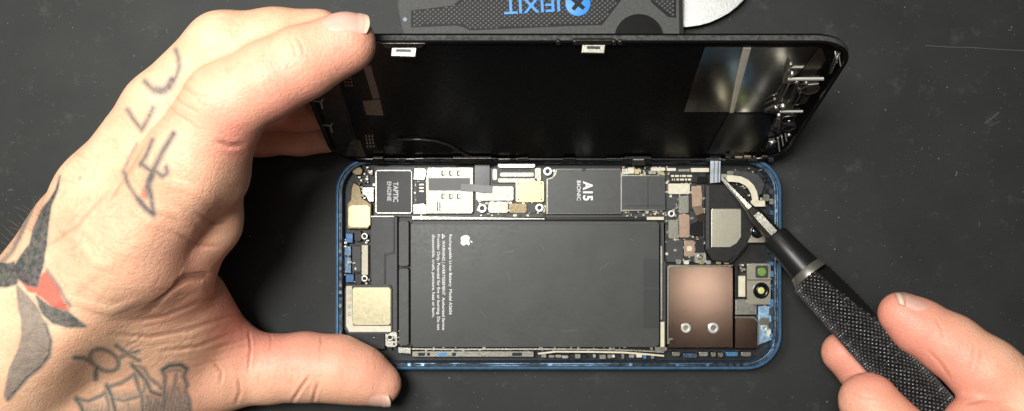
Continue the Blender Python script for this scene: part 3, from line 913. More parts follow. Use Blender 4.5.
bm = bmesh.new()
o2 = rr_mm(0, 0, SW, SH, 11.5)
prism(bm, [sp(u, v, -1.7) for u, v in rr_mm(0.4, 0.4, SW - .4, SH - .4, 11.1)], [sp(u, v, -0.9) for u, v in o2], 0)
obj('cover_glass', bm, M['blackgloss'], screen)
bm = bmesh.new()
prism(bm, [sp(u, v, -0.9) for u, v in rr_mm(0.3, 0.3, SW - .3, SH - .3, 11.2)], [sp(u, v, 0.0) for u, v in rr_mm(0.6, 0.6, SW - .6, SH - .6, 11)], 0)
obj('display_panel', bm, M['screen_black'], screen)
bm = bmesh.new()
rings = []
for d, ins in ((-0.9, 0.05), (0.55, 0.05), (0.8, 0.3), (0.8, 1.0), (0.45, 1.35), (-0.05, 1.5)):
    rings.append([bm.verts.new(sp(u, v, d)) for u, v in rr_mm(ins, ins, SW - ins, SH - ins, max(1, 11.5 - ins))])
for j_, (a, b) in enumerate(zip(rings, rings[1:])):
    for i in range(len(a)):
        bm.faces.new((a[i], a[(i + 1) % len(a)], b[(i + 1) % len(a)], b[i])).material_index = 0 if j_ < 1 else 1
obj('rim', bm, [M['screen_rim'], M['blackgloss']], screen, smooth=True)
# sheet over the panel, dark mirror foil at the right
sblock('black_sheet', [(386, 152.5), (708, 152.5), (729, 113), (684, 113), (704, 47), (384, 47)], 0.0, 0.14, 'screen_black', bevel=0)
foil = sblock('mirror_foil', [(683, 112), (770, 112), (818, 47.5), (705, 47.5)], 0.0, 0.10, 'screen_foil', bevel=0)
sblock('lower_foil', [(712, 153.5), (748, 153), (775, 128), (766, 115), (731, 114)], 0.0, 0.12, 'blackgloss', bevel=0)
sblock('black_sheet', [(772, 112), (788, 112), (826, 60), (822, 49), (818, 49)], 0.0, 0.16, mat('bronze_dark', (0.09, 0.085, 0.07), 0.3, 0.9), bevel=0)
# flex cable running down the foil and over to the board
bm = bmesh.new()
ribbon(bm, [dp(733, 113, 0.3), dp(727, 124, 0.35), dp(719, 138, 0.4), dp(711, 153, 0.6)], 2.4, 0.16, up=EN)
obj('flex_cable', bm, M['blackgloss'], screen)
bm = bmesh.new()
ribbon(bm, [at(715.5, 158.5, 10.0), at(715.4, 163, 9.7), at(715.3, 168, 8.9), at(715.2, 174, 7.6), at(715, 182.5, 6.3)], 3.3, 0.2)
fx = obj('flex_cable', bm, mat('grey_flex', (0.50, 0.55, 0.60), 0.34, 0.0, var=0.1), screen, label='grey ribbon end reaching into the phone')
bm = bmesh.new()
ribbon(bm, [at(714.3, 158.5, 10.12), at(714.3, 163, 9.82), at(714.2, 168, 9.02), at(714.0, 174, 7.72), at(714, 182.5, 6.42)], 0.3, 0.1)
ribbon(bm, [at(718.4, 158.5, 10.12), at(718.4, 163, 9.82), at(718.2, 168, 9.02), at(718.0, 174, 7.72), at(718, 182.5, 6.42)], 0.4, 0.1)
obj('cable_stripe', bm, mat('slate_stripe', (0.16, 0.18, 0.20), 0.4), fx)
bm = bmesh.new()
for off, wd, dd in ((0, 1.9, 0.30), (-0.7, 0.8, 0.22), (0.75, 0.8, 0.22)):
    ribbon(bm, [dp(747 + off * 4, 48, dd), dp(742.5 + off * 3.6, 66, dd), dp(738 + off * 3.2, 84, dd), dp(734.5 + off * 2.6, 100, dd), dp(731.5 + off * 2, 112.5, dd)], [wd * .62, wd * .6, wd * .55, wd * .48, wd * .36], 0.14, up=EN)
obj('foil_streak', bm, mat('pale_streak', (0.52, 0.49, 0.41), 0.3, 0.1, var=0.1, vscale=4), screen)  # pale strips painting the reflection streak onto the mirror foil
# steel hooks on the upper rim
for x0, x1, y0, y1 in ((390, 417, 46.0, 57), (581, 606, 43.0, 53.5)):
    zh = dp((x0 + x1) / 2, y0, 0.5).z
    bm = bmesh.new()
    zprism(bm, [(x0 + .5, y1 - 0.6), (x1 - 1.5, y1), (x1, y0), (x0 + 1.5, y0)], zh - 1.0, zh, 0.2)
    h = obj('steel_hook', bm, M['bright'], screen)
    bm = bmesh.new()
    zprism(bm, [(x0 + 6, y0 + 5.8), (x1 - 6, y0 + 6.2), (x1 - 6, y0 + 3.2), (x0 + 6, y0 + 3)], zh - .1, zh + 0.06)
    obj('hook_slot', bm, M['black'], h)
    sblock('hook_base', [(x0 - 5, y0 + 2.2), (x1 + 4, y0 + 2.2), (x1 + 8, y0 - 2.5), (x0 - 8, y0 - 2.5)], 0.2, 1.0, 'screen_mod', h, bevel=0.1)
for x0 in (556, 573, 612, 618):
    sblock('rim_bead', rrect(x0, 41.5, x0 + 4.5, 45.5, 1.5), 0.5, 1.3, 'screen_mod', bevel=0.2)
# lower rim brackets near the hinge
for x0, x1 in ((452, 492), (624, 652), (372, 384)):
    sblock('rim_clip', [(x0, 164), (x1, 164), (x1 - 1, 158.5), (x0 + 1, 158.5)], 0.6, 1.3, 'screen_mod', bevel=0.15)
sblock('rim_clip', [(632, 165.5), (645, 165.5), (644, 160), (633, 160)], 1.3, 1.7, 'silver', bevel=0.15)
rl = random.Random(5)
for i in range(26):
    x = rl.uniform(372, 770); w_ = rl.uniform(3, 16)
    sblock('rim_glue', rrect(x, 158.4 + rl.uniform(0, 1.2), x + w_, 160.6 + rl.uniform(0, 1.4), .6), 0.75, 0.95, rl.choice(['screen_mod', 'screen_rim', 'silver', 'screen_rim']), bevel=0.05)
# foil pads and dots at the left
sblock('tan_pad', [(373, 99.5), (380, 98.2), (370.5, 65), (363.4, 67)], 0.0, 0.12, mat('dim_foil', (0.26, 0.25, 0.23), 0.4, 0.6, var=0.2), bevel=0)
sblock('tan_pad', [(366.5, 115), (383.5, 115.5), (380, 99.6), (362.5, 101)], 0.0, 0.16, mat('dim_copper', (0.30, 0.26, 0.21), 0.4, 0.6, var=0.2), bevel=0)
for (bx, by, cols, rows) in ((344, 75.5, 3, 4), (366, 136.5, 3, 4)):
    bm = bmesh.new()
    for i in range(cols):
        for j in range(rows):
            x, y = bx + i * 3.1 + j * 0.55, by + j * 3.4
            dprism(bm, rrect(x - .85, y - .85, x + .85, y + .85, .6, 2), 0.0, 0.2)
    obj('contact_dots', bm, M['copper_pad'], screen)
sblock('panel_seam', [(336, 96), (337.2, 95.5), (352, 141), (350.8, 141.5)], 0, 0.12, 'screen_mod', bevel=0)
sblock('edge_plate', [(338, 156), (362, 156), (337, 75), (313, 88)], 0.0, 0.3, mat('edge_steel', (0.05, 0.05, 0.042), 0.36, 0.7, var=0.5, vscale=4), bevel=0.08)
sblock('edge_slot', [(352, 137), (355, 136), (348, 112), (345, 113)], 0.28, 0.36, 'black', bevel=0)
sblock('foil_corner', [(344, 156), (366, 157), (360, 140), (352, 140)], 0.3, 0.36, mat('dim_steel', (0.16, 0.16, 0.14), 0.4, 0.8, var=0.5), bevel=0)
for x, y in ((321, 102), (330.5, 126)):
    bm = bmesh.new()
    for pts in ([(x, y), (x + 1.5, y + 6.5)], [(x, y), (x - 7, y - 1)], [(x, y), (x + 2, y - 3)]):
        ribbon(bm, [dp(px, py, 0.42) for px, py in pts], 0.42, 0.2, up=EN)
    obj('spring_clip', bm, M['screw_metal'], screen)
bm = bmesh.new()
tube(bm, [dp(x, y, 0.4) for x, y in ((397, 139.5), (420, 139.5), (436, 141), (449, 145), (459, 151), (470, 157), (482, 160), (488, 162))], 0.42)
obj('antenna_wire', bm, M['screen_mod'], screen)
sblock('tan_pad', [(385, 153), (396, 153), (395, 147), (384, 147)], 0.14, 0.2, 'screen_mod', bevel=0)
# earpiece and sensor modules at the right
ear = sblock('earpiece', [(789, 107), (806, 104), (820, 80), (803, 81), (795, 84)], 0.1, 1.6, 'screen_mod', bevel=0.3)
sblock('module_plate', [(791, 105), (799, 104), (806, 88), (799, 89)], 1.6, 1.9, 'blackgloss', ear, bevel=0.08)
sblock('steel_bar', [(788, 81.1), (824, 80.7), (824, 79.2), (788, 79.4)], 1.6, 2.2, 'screw_metal', ear, bevel=0.1)
sblock('module_bracket', [(783, 84), (793, 84), (792, 75), (789, 68), (786.5, 75)], 0.3, 1.9, 'silver', ear, bevel=0.15)
sblock('module_face', [(806, 95), (816, 91), (819, 84), (808, 85)], 1.6, 2.1, 'steel', ear, bevel=0.2)
fl = sblock('sensor_flex', [(765, 113), (777, 114), (790, 88), (785, 84), (776, 105)], 0.15, 0.8, 'screen_mod', bevel=0.1)
sblock('cable_clip', [(765, 110), (774, 106), (781, 107), (774, 112)], 0.8, 1.2, 'bright', fl, bevel=0.08)
mod = sblock('sensor_block', [(771, 131), (790, 128), (800, 111), (781, 113)], 0.1, 1.5, 'screen_mod', bevel=0.25)
sblock('steel_bar', [(780, 113.2), (803, 112.8), (803, 111.7), (780, 112)], 1.5, 2.0, 'screw_metal', mod, bevel=0.08)
sblock('module_plate', [(776, 121), (792, 120), (795, 116), (780, 117)], 1.5, 1.8, 'blackgloss', mod, bevel=0.06)
sblock('module_bracket', [(775, 128), (780, 127), (780.5, 119), (777, 119)], 1.5, 2.0, 'silver', mod, bevel=0.1)
for cx_, cy_, r in ((810, 89, 2.7), (789, 127, 2.1)):
    bm = bmesh.new()
    lathe(bm, dp(cx_, cy_, 1.8), [(r, -1.2), (r, 0.2), (r * .92, .45), (r * .8, .5), (r * .72, .3), (r * .66, .05), (0, 0.0)], EN, 28)
    obj('round_module', bm, M['screen_mod'], screen, smooth=True)
for pts, w in (([(789, 70), (790.5, 80), (796, 84), (806, 84.5)], .5), ([(776, 106), (783, 96), (789, 84)], .45), ([(765, 112), (772, 107), (780, 104.5)], .5), ([(779, 118), (783, 108), (790, 100)], .4), ([(778, 134), (780, 122), (784, 117), (796, 115.5)], .45), ([(798, 88), (800, 96), (792, 108)], .35), ([(831, 73), (836, 62), (840, 53)], .5), ([(770, 146), (777, 141), (781, 134)], .5), ([(800, 86), (806, 80.5)], .5)):
    bm = bmesh.new()
    tube(bm, [dp(x, y, 1.9) for x, y in pts], w * .3, 8)
    obj('fine_wire', bm, M['silver'], screen)
fr = sblock('front_camera', [(778, 134), (789, 133), (794, 124), (783, 124.5)], 0.2, 2.2, 'blackgloss', bevel=0.4)
for x, y, l in ((779.5, 146, 12), (786.5, 137.5, 9), (783.2, 142, 9), (840.5, 62, 10), (837, 59, 9)):
    sblock('steel_prong', [(x - .4, y + l / 2), (x + .9, y + l / 2), (x - .7, y - l / 2), (x - 2.0, y - l / 2)], 0.9, 1.9, 'screw_metal', bevel=0.25)
sblock('rim_bead', [(766, 149), (776, 147), (775, 141), (769, 142)], 0.3, 1.4, 'screen_mod', bevel=0.2)
sblock('side_bracket', [(829, 75), (833, 73), (840, 54), (836, 53)], 0.1, 0.9, 'screen_mod', bevel=0.15)
for i in range(5):
    sblock('copper_speck', rrect(726 + i * 9, 155.5 + random.uniform(0, 2), 729 + i * 9 + random.uniform(0, 5), 158.5, .5), 0.7, 1.1, random.choice(['copper_pad', 'brown', 'screen_mod']), bevel=0.08)

for x, y, r in ((792, 74, 0.7), (797, 82, 0.6), (806, 82.5, 0.7), (813, 84, 0.5), (800, 92, 0.5), (783, 106.5, 0.8), (776, 108, 0.5), (779, 115.5, 0.6), (789, 121, 0.5), (783, 129, 0.7), (792, 113, 0.5), (772, 143, 0.6), (797, 104, 0.5), (838, 58, 0.5), (789, 135, 0.6)):
    bm = bmesh.new()
    lathe(bm, dp(x, y, 1.6), [(r, -0.5), (r, 0.1), (r * .8, r * .5), (r * .4, r * .75), (0, r * .85)], EN, 14)
    obj('glint_dome', bm, M['blade'], screen, smooth=True)  # little domes added to catch highlights among the modules

# ================================================================== CRAFT KNIFE (opening tool) on the mat behind
knife = thing('pocket_knife', 'grey knife with a knurled grip, blue upside-down lettering and a rounded silver blade', 'knife', tuple(at(540, -20, 0)))
KZ = 9.0


def kblock(name, pts, z0, z1, m, parent=knife, bevel=0.2):
    return block(name, pts, z0, z1, M[m] if isinstance(m, str) else m, parent, bevel)


kblock('body', [(403, 37), (684, 37), (683.5, 0), (680, -60), (430, -60), (397, -40), (396.5, 8)], 0.05, KZ, 'knife_body', bevel=0.8)
kblock('blade', [(660, 27.5), (687, 26.8), (700, 25), (710, 22.2), (719, 18.2), (729, 12.8), (738, 6.5), (744.5, 0), (750, -9), (752, -24), (660, -24)], 3.4, 4.6, 'blade', bevel=0.35)


def grip(name, outline):
    """panel of slanting raised bars, cut to the outline"""
    base = [at(x, y, KZ) for x, y in outline]
    bm = bmesh.new()
    zprism(bm, outline, KZ - 0.3, KZ + 0.05)
    pad = obj(name, bm, M['knife_grip'], knife)
    bm = bmesh.new()
    xs = [p.x for p in base]; ys = [p.y for p in base]

    def inside(x, y):
        c = False
        for i in range(len(base)):
            p, q = base[i], base[i - 1]
            if (p.y > y) != (q.y > y) and x < (q.x - p.x) * (y - p.y) / (q.y - p.y) + p.x:
                c = not c
        return c
    ca, sa = math.cos(math.radians(38)), math.sin(math.radians(38))
    pitch = 1.28
    cx, cy = sum(xs) / len(xs), sum(ys) / len(ys)
    R = int(130 / pitch)
    for i in range(-R, R):
        for j in range(-R, R):
            # diamonds on a slanted lattice
            gx = (i + (0.5 if j % 2 else 0)) * pitch * 1.35
            gy = j * pitch * 0.56
            x, y = cx + gx, cy + gy
            if not (min(xs) < x < max(xs) and min(ys) < y < max(ys)):
                continue
            if not all(inside(x + dx, y + dy) for dx, dy in ((.75, 0), (-.75, 0), (0, .5), (0, -.5))):
                continue
            a, b = 0.68, 0.52
            bot = [Vector((x + a, y, KZ)), Vector((x, y + b, KZ)), Vector((x - a, y, KZ)), Vector((x, y - b, KZ))]
            topv = Vector((x, y, KZ + 0.42))
            vs_ = [bm.verts.new(p) for p in bot]
            t = [bm.verts.new(topv.lerp(p + Vector((0, 0, .42)), 0.35)) for p in bot]
            for k in range(4):
                bm.faces.new((vs_[k], vs_[(k + 1) % 4], t[(k + 1) % 4], t[k]))
            bm.faces.new(t)
    obj('knurling', bm, M['knife_nub'], pad)
    return pad


grip('grip_panel', [(411, 27.5), (456, 25.5), (463, 27), (470, 30.5), (568, 26), (602, 25), (612, 12), (626, -6), (626, -40), (470, -40), (462, -2), (452, 5.5), (411, 10.5)])
grip('grip_panel', [(668, 17), (676, 18), (676.5, -30), (640, -30), (646, -8), (652, 3)])
st = kblock('thumb_stud', [(639 + 24 * math.cos(math.radians(a)), 36.5 - 22.5 * math.sin(math.radians(a))) for a in range(180, -1, -9)][::-1] + [(615, 39), (663, 39)][::1], KZ - 2, KZ + 1.2, 'knife_slot', bevel=0.9)
kblock('end_rib', [(679.5, 34), (682.5, 34), (681.5, -30), (678.5, -30)], KZ - .2, KZ + .35, 'knife_grip', bevel=0.1)
kblock('rivet', rrect(402.8, 17.2, 407.2, 21.6, 2), KZ - .2, KZ + .3, mat('blue_grey', (0.16, 0.22, 0.30), 0.5), bevel=0.1)
# upside-down lettering and the round emblem with a cross-slot head
lettering('lettering', [('IFIXIT', (559.5, -3.5), (503.5, -0.5), 15.0, KZ + 0.55, 0.012)], 'knife_blue', knife)
bm = bmesh.new()
c = at(578, 3.4, KZ + .5)
k = (CAM_Z - KZ) / F
lathe(bm, c, [(12.6 * k, -0.4), (12.6 * k, 0.04), (12.2 * k, 0.1), (0, 0.1)], n=40)
em = obj('emblem', bm, M['knife_blue'], knife, smooth=False)
bm = bmesh.new()
cross = []
for q in range(4):
    a0 = math.radians(q * 90 + 40)
    for da, rr in ((-14, 8.2), (14, 8.2), (45, 3.0)):
        a = a0 + math.radians(da)
        cross.append(at(578 + rr * math.cos(a), 3.4 + rr * math.sin(a), KZ + .66))
prism(bm, [p - Vector((0, 0, .2)) for p in cross], cross)
obj('cross_mark', bm, M['knife_grip'], em)

# ================================================================== KNURLED HAND TOOL
T0 = at(722.5, 178.5, 6.4)
T1 = at(985, 467, 47)
AX = (T1 - T0).normalized()
tool = thing('scribe_tool', 'black knurled metal pick with a flat silver tip, pressing on the phone connector', 'hand tool', tuple(T0))
UPV = Vector((0, 0, 1))
AB = (UPV - AX * UPV.dot(AX)).normalized()      # away from the mat
AR = AX.cross(AB)                               # sideways


def along(px):
    """distance along the axis at which the axis shows at this picture x"""
    lo, hi = 0, 220
    for _ in range(40):
        mid = (lo + hi) / 2
        p = T0 + AX * mid
        if topx(*p)[0] < px:
            lo = mid
        else:
            hi = mid
    return lo


if AR.x < 0:
    AR = -AR                                    # towards the upper right of the picture
sh = [along(722.6), along(750), along(756), along(781)]
bm = bmesh.new()
rows = []
for s_, w, h in ((0, 1.1, 0.4), (sh[1] * .5, 1.9, 0.9), (sh[1], 2.9, 1.8), (sh[2], 4.4, 4.0), (sh[2] + 1, 4.7, 4.4), (sh[3], 4.9, 4.6)):
    p = T0 + AX * s_
    rows.append([bm.verts.new(p + AR * w / 2 + AB * h / 2 * .5), bm.verts.new(p + AR * w / 4 + AB * h / 2), bm.verts.new(p - AR * w / 4 + AB * h / 2), bm.verts.new(p - AR * w / 2 + AB * h / 2 * .5),
                 bm.verts.new(p - AR * w / 2 - AB * h / 2 * .5), bm.verts.new(p - AR * w / 4 - AB * h / 2), bm.verts.new(p + AR * w / 4 - AB * h / 2), bm.verts.new(p + AR * w / 2 - AB * h / 2 * .5)])
for a, b in zip(rows, rows[1:]):
    for i in range(8):
        bm.faces.new((a[i], a[(i + 1) % 8], b[(i + 1) % 8], b[i]))
bm.faces.new(rows[0][::-1]); bm.faces.new(rows[-1])
obj('tip', bm, M['steel'], tool)
c0, c1 = along(774), along(806)
bm = bmesh.new()
lathe(bm, T0 + AX * c0, [(0, 0.1), (3.0, 0.0), (3.9, 0.2), (4.25, 0.9), (4.6, (c1 - c0) * .6), (5.1, c1 - c0)], AX, n=48)
obj('collar', bm, M['tool_black'], tool, smooth=True)
bm = bmesh.new()
lathe(bm, T0 + AX * c1, [(4.6, -0.4), (5.45, -0.2), (6.2, 1.9), (6.2, 2.4), (5.8, 2.6)], AX, n=48)
obj('neck_ring', bm, M['tool_ring'], tool, smooth=True)
# handle: knurled rod with one flat ground at a slant
HL, R0 = 118.0, 6.75
NS, NT = 470, 216
h0 = c1 + 2.2
th = np.linspace(0, 2 * np.pi, NT, endpoint=False)
ss = np.linspace(0, HL, NS)
TH, SS = np.meshgrid(th, ss)
N0 = 30
p = 2 * math.pi * R0 / N0 * 1.15
ua = TH * N0 / (2 * np.pi) + SS / p
ub = TH * N0 / (2 * np.pi) - SS / p
tri = lambda q: 1 - 2 * np.abs((q % 1.0) - 0.5)
hh = np.minimum(tri(ua + .5), tri(ub + .5))
peak = np.clip(hh * 1.7, 0, 1)
RR = R0 - 0.50 + 0.75 * peak
th0 = 0.62                                       # direction of the flat: from sideways up towards the viewer
flat_d = 4.3 + (SS / 28.0) * 2.9
cosang = np.cos(TH - th0)
lim = np.where(cosang > 0.15, flat_d / np.maximum(cosang, 0.15), 99)
cut = lim < RR
RR = np.minimum(RR, lim)
endr = np.clip((HL - SS) / 1.2, 0, 1)
RR = RR * (0.86 + 0.14 * np.sqrt(endr))
strt = np.clip(SS / 0.8, 0, 1)
RR = RR * (0.9 + 0.1 * strt)
ar, ab, ax_ = np.array(AR), np.array(AB), np.array(AX)
co = np.array(T0)[None, None] + ax_ * (h0 + SS)[..., None] + ar * (RR * np.cos(TH))[..., None] + ab * (RR * np.sin(TH))[..., None]
co = co.reshape(-1, 3) * S
idx = np.arange(NS * NT).reshape(NS, NT)
q = np.stack([idx[:-1], np.roll(idx[:-1], -1, 1), np.roll(idx[1:], -1, 1), idx[1:]], -1).reshape(-1, 4)
me = bpy.data.meshes.new('handle')
me.from_pydata(co.tolist(), [], q.tolist() + [idx[0][::-1].tolist(), idx[-1].tolist()])
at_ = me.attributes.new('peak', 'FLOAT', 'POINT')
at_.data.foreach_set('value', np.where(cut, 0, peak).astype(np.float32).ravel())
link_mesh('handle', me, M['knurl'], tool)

# ================================================================== HANDS
from mathutils.bvhtree import BVHTree


class Field:
    def __init__(self, lo, hi, h):
        self.lo, self.h = np.array(lo, np.float32), h
        self.n = [int(math.ceil((hi[i] - lo[i]) / h)) + 1 for i in range(3)]
        self.ax = [self.lo[i] + h * np.arange(self.n[i], dtype=np.float32) for i in range(3)]
        self.d = np.full(self.n, 12.0, np.float32)

    def cone(self, a, b, ra, rb, k):
        """tapered round-ended rod, blended into what is there over k mm"""
        a, b = np.array(a, np.float32), np.array(b, np.float32)
        m = max(ra, rb) + k + 3
        sl = []
        for i in range(3):
            i0 = int(np.floor((min(a[i], b[i]) - m - self.lo[i]) / self.h))
            i1 = int(np.ceil((max(a[i], b[i]) + m - self.lo[i]) / self.h)) + 1
            i0, i1 = max(0, i0), min(self.n[i], i1)
            if i0 >= i1:
                return
            sl.append(slice(i0, i1))
        X = self.ax[0][sl[0]][:, None, None]
        Y = self.ax[1][sl[1]][None, :, None]
        Z = self.ax[2][sl[2]][None, None, :]
        ba = b - a
        L2 = max(float(ba @ ba), 1e-6)
        t = np.clip(((X - a[0]) * ba[0] + (Y - a[1]) * ba[1] + (Z - a[2]) * ba[2]) / L2, 0, 1)
        dx, dy, dz = X - a[0] - t * ba[0], Y - a[1] - t * ba[1], Z - a[2] - t * ba[2]
        d = np.sqrt(dx * dx + dy * dy + dz * dz) - (ra + (rb - ra) * t)
        old = self.d[tuple(sl)]
        hh = np.maximum(k - np.abs(old - d), 0) / k
        self.d[tuple(sl)] = np.minimum(old, d) - hh * hh * k * 0.25

    def chain(self, nodes, k):
        """nodes: (px, py, z, r) in picture pixels and mm"""
        pts = [at(x, y, z) for x, y, z, r in nodes]
        for i in range(len(nodes) - 1):
            self.cone(pts[i], pts[i + 1], nodes[i][3], nodes[i + 1][3], k)

    def union(self, other, kfun):
        k = kfun(self.ax[0][:, None, None], self.ax[1][None, :, None], self.ax[2][None, None, :]).astype(np.float32)
        hh = np.maximum(k - np.abs(self.d - other.d), 0) / k
        self.d = np.minimum(self.d, other.d) - hh * hh * k * 0.25

    def like(self):
        f = Field.__new__(Field)
        f.lo, f.h, f.n, f.ax = self.lo, self.h, self.n, self.ax
        f.d = np.full(self.n, 12.0, np.float32)
        return f

    def surface(self):
        d, n = self.d, self.n
        s = d < 0
        c = [slice(0, -1), slice(1, None)]
        corners = [(i, j, k) for i in (0, 1) for j in (0, 1) for k in (0, 1)]
        cnt = sum(s[c[i], c[j], c[k]].astype(np.int8) for i, j, k in corners)
        act = (cnt > 0) & (cnt < 8)
        ids = np.full(act.shape, -1, np.int64)
        cells = np.argwhere(act)
        ids[act] = np.arange(len(cells))
        acc = np.zeros((len(cells), 3)); num = np.zeros(len(cells))
        ci, cj, ck = cells.T
        for p in corners:
            for axn in range(3):
                if p[axn] == 1:
                    continue
                q = list(p); q[axn] = 1
                dp_ = d[ci + p[0], cj + p[1], ck + p[2]]
                dq_ = d[ci + q[0], cj + q[1], ck + q[2]]
                m = (dp_ < 0) != (dq_ < 0)
                t = np.where(m, dp_ / np.where(m, dp_ - dq_, 1), 0)
                pos = np.array(p, float)[None].repeat(len(cells), 0)
                pos[:, axn] += t
                acc += np.where(m[:, None], pos, 0)
                num += m
        v = (cells + acc / num[:, None]) * self.h + self.lo
        quads = []
        for axn in range(3):
            a0 = [slice(None)] * 3; a1 = [slice(None)] * 3
            a0[axn] = slice(0, -1); a1[axn] = slice(1, None)
            diff = s[tuple(a0)] != s[tuple(a1)]
            e = np.argwhere(diff)
            b, c_ = (axn + 1) % 3, (axn + 2) % 3
            ok = (e[:, b] > 0) & (e[:, c_] > 0) & (e[:, b] < n[b] - 1) & (e[:, c_] < n[c_] - 1)
            e = e[ok]
            flip = s[tuple(e.T)]
            q = []
            for db, dc in ((-1, -1), (0, -1), (0, 0), (-1, 0)):
                w_ = e.copy(); w_[:, b] += db; w_[:, c_] += dc
                q.append(ids[tuple(w_.T)])
            q = np.stack(q, 1)
            q[~flip] = q[~flip][:, ::-1]
            quads.append(q)
        q = np.concatenate(quads)
        return v, q[(q >= 0).all(1)]


def relax(v, q, it, lam=0.5):
    e = np.concatenate([q[:, [0, 1]], q[:, [1, 2]], q[:, [2, 3]], q[:, [3, 0]]])
    e = np.concatenate([e, e[:, ::-1]])
    deg = np.bincount(e[:, 0], minlength=len(v)).astype(float)
    for _ in range(it):
        s = np.stack([np.bincount(e[:, 0], weights=v[e[:, 1], i], minlength=len(v)) for i in range(3)], 1)
        v = v + lam * (s / np.maximum(deg, 1)[:, None] - v)
    return v


def subdivide(v, q):
    e = np.sort(np.concatenate([q[:, [0, 1]], q[:, [1, 2]], q[:, [2, 3]], q[:, [3, 0]]]), 1)
    key = e[:, 0] * np.int64(len(v)) + e[:, 1]
    u, inv = np.unique(key, return_inverse=True)
    ea, eb = u // len(v), u % len(v)
    em_ = (v[ea] + v[eb]) / 2
    fm = v[q].mean(1)
    m = len(q)
    ei = inv.reshape(4, m) + len(v)
    fi = np.arange(m) + len(v) + len(u)
    nq = np.concatenate([np.stack([q[:, i], ei[i], fi, ei[(i + 3) % 4]], 1) for i in range(4)])
    return np.concatenate([v, em_, fm]), nq


def normals(v, q):
    fn = np.cross(v[q[:, 2]] - v[q[:, 0]], v[q[:, 3]] - v[q[:, 1]])
    n = np.zeros_like(v)
    for i in range(4):
        for a in range(3):
            n[:, a] += np.bincount(q[:, i], weights=fn[:, a], minlength=len(v))
    return n / np.maximum(np.linalg.norm(n, axis=1), 1e-9)[:, None]


def polydist(px, py, pts):
    """distance of every (px, py) to a polyline and how far along it"""
    best = np.full(len(px), 1e9); par = np.zeros(len(px))
    for i in range(len(pts) - 1):
        (x0, y0), (x1, y1) = pts[i], pts[i + 1]
        dx, dy = x1 - x0, y1 - y0
        t = np.clip(((px - x0) * dx + (py - y0) * dy) / (dx * dx + dy * dy), 0, 1)
        dd = np.hypot(px - x0 - t * dx, py - y0 - t * dy)
        m = dd < best
        best[m] = dd[m]; par[m] = (i + t[m]) / (len(pts) - 1)
    return best, par


def inpoly(px, py, pts):
    c = np.zeros(len(px), bool)
    for i in range(len(pts)):
        (x0, y0), (x1, y1) = pts[i], pts[i - 1]
        if y0 == y1:
            continue
        m = ((y0 > py) != (y1 > py)) & (px < (x1 - x0) * (py - y0) / (y1 - y0) + x0)
        c ^= m
    return c


def soft(d, w, edge=1.9):
    return np.clip((w / 2 + edge - d) / (2 * edge), 0, 1)


def grow_hand(field, creases, paint, name, label, bumps=()):
    v, q = field.surface()
    v = relax(v, q, 4, 0.5)
    v, q = subdivide(v, q)
    v = relax(v, q, 3, 0.5)
    n = normals(v, q)
    k = F / (CAM_Z - v[:, 2])
    px, py = CX + v[:, 0] * k, CY - v[:, 1] * k
    top = np.clip((n[:, 2] - 0.02) / 0.25, 0, 1)
    disp = np.zeros(len(v)); tint = np.zeros(len(v))
    for pts, depth, width, zlo, zhi in creases:
        d, t = polydist(px, py, pts)
        fade = np.clip(np.minimum(t, 1 - t) * 4 + 0.25, 0, 1)
        g_ = np.exp(-(d / width) ** 2) - 0.45 * np.exp(-(np.maximum(d - 1.6 * width, 0) / (1.3 * width)) ** 2) * (d > 1.0 * width)
        if depth > 0:
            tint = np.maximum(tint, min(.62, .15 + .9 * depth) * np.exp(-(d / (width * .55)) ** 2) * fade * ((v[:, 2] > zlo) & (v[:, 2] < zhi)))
        disp -= (depth * .55 if depth > 0 else depth * .6) * g_ * fade * top * ((v[:, 2] > zlo) & (v[:, 2] < zhi))
    for x, y, r, hgt, zlo in bumps:
        disp += hgt * np.exp(-((px - x) ** 2 + (py - y) ** 2) / r ** 2) * top * (v[:, 2] > zlo)
    v = v + n * disp[:, None]
    col = np.zeros((len(v), 4))
    paint(px, py, v, n, top, col)
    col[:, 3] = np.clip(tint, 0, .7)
    me = bpy.data.meshes.new(name)
    me.vertices.add(len(v)); me.vertices.foreach_set('co', (v * S).astype(np.float32).ravel())
    me.loops.add(q.size); me.loops.foreach_set('vertex_index', q.astype(np.int32).ravel())
    me.polygons.add(len(q)); me.polygons.foreach_set('loop_start', np.arange(0, q.size, 4, dtype=np.int32))
    me.update(calc_edges=True)
    me.validate()
    me.polygons.foreach_set('use_smooth', np.ones(len(q), bool))
    a = me.attributes.new('paint', 'FLOAT_COLOR', 'POINT')
    a.data.foreach_set('color', col.astype(np.float32).ravel())
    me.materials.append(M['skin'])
    o = bpy.data.objects.new(name, me)
    COL.objects.link(o)
    tag(o, label, 'hand')
    tree = BVHTree.FromPolygons((v).tolist(), q.tolist())
    return o, tree


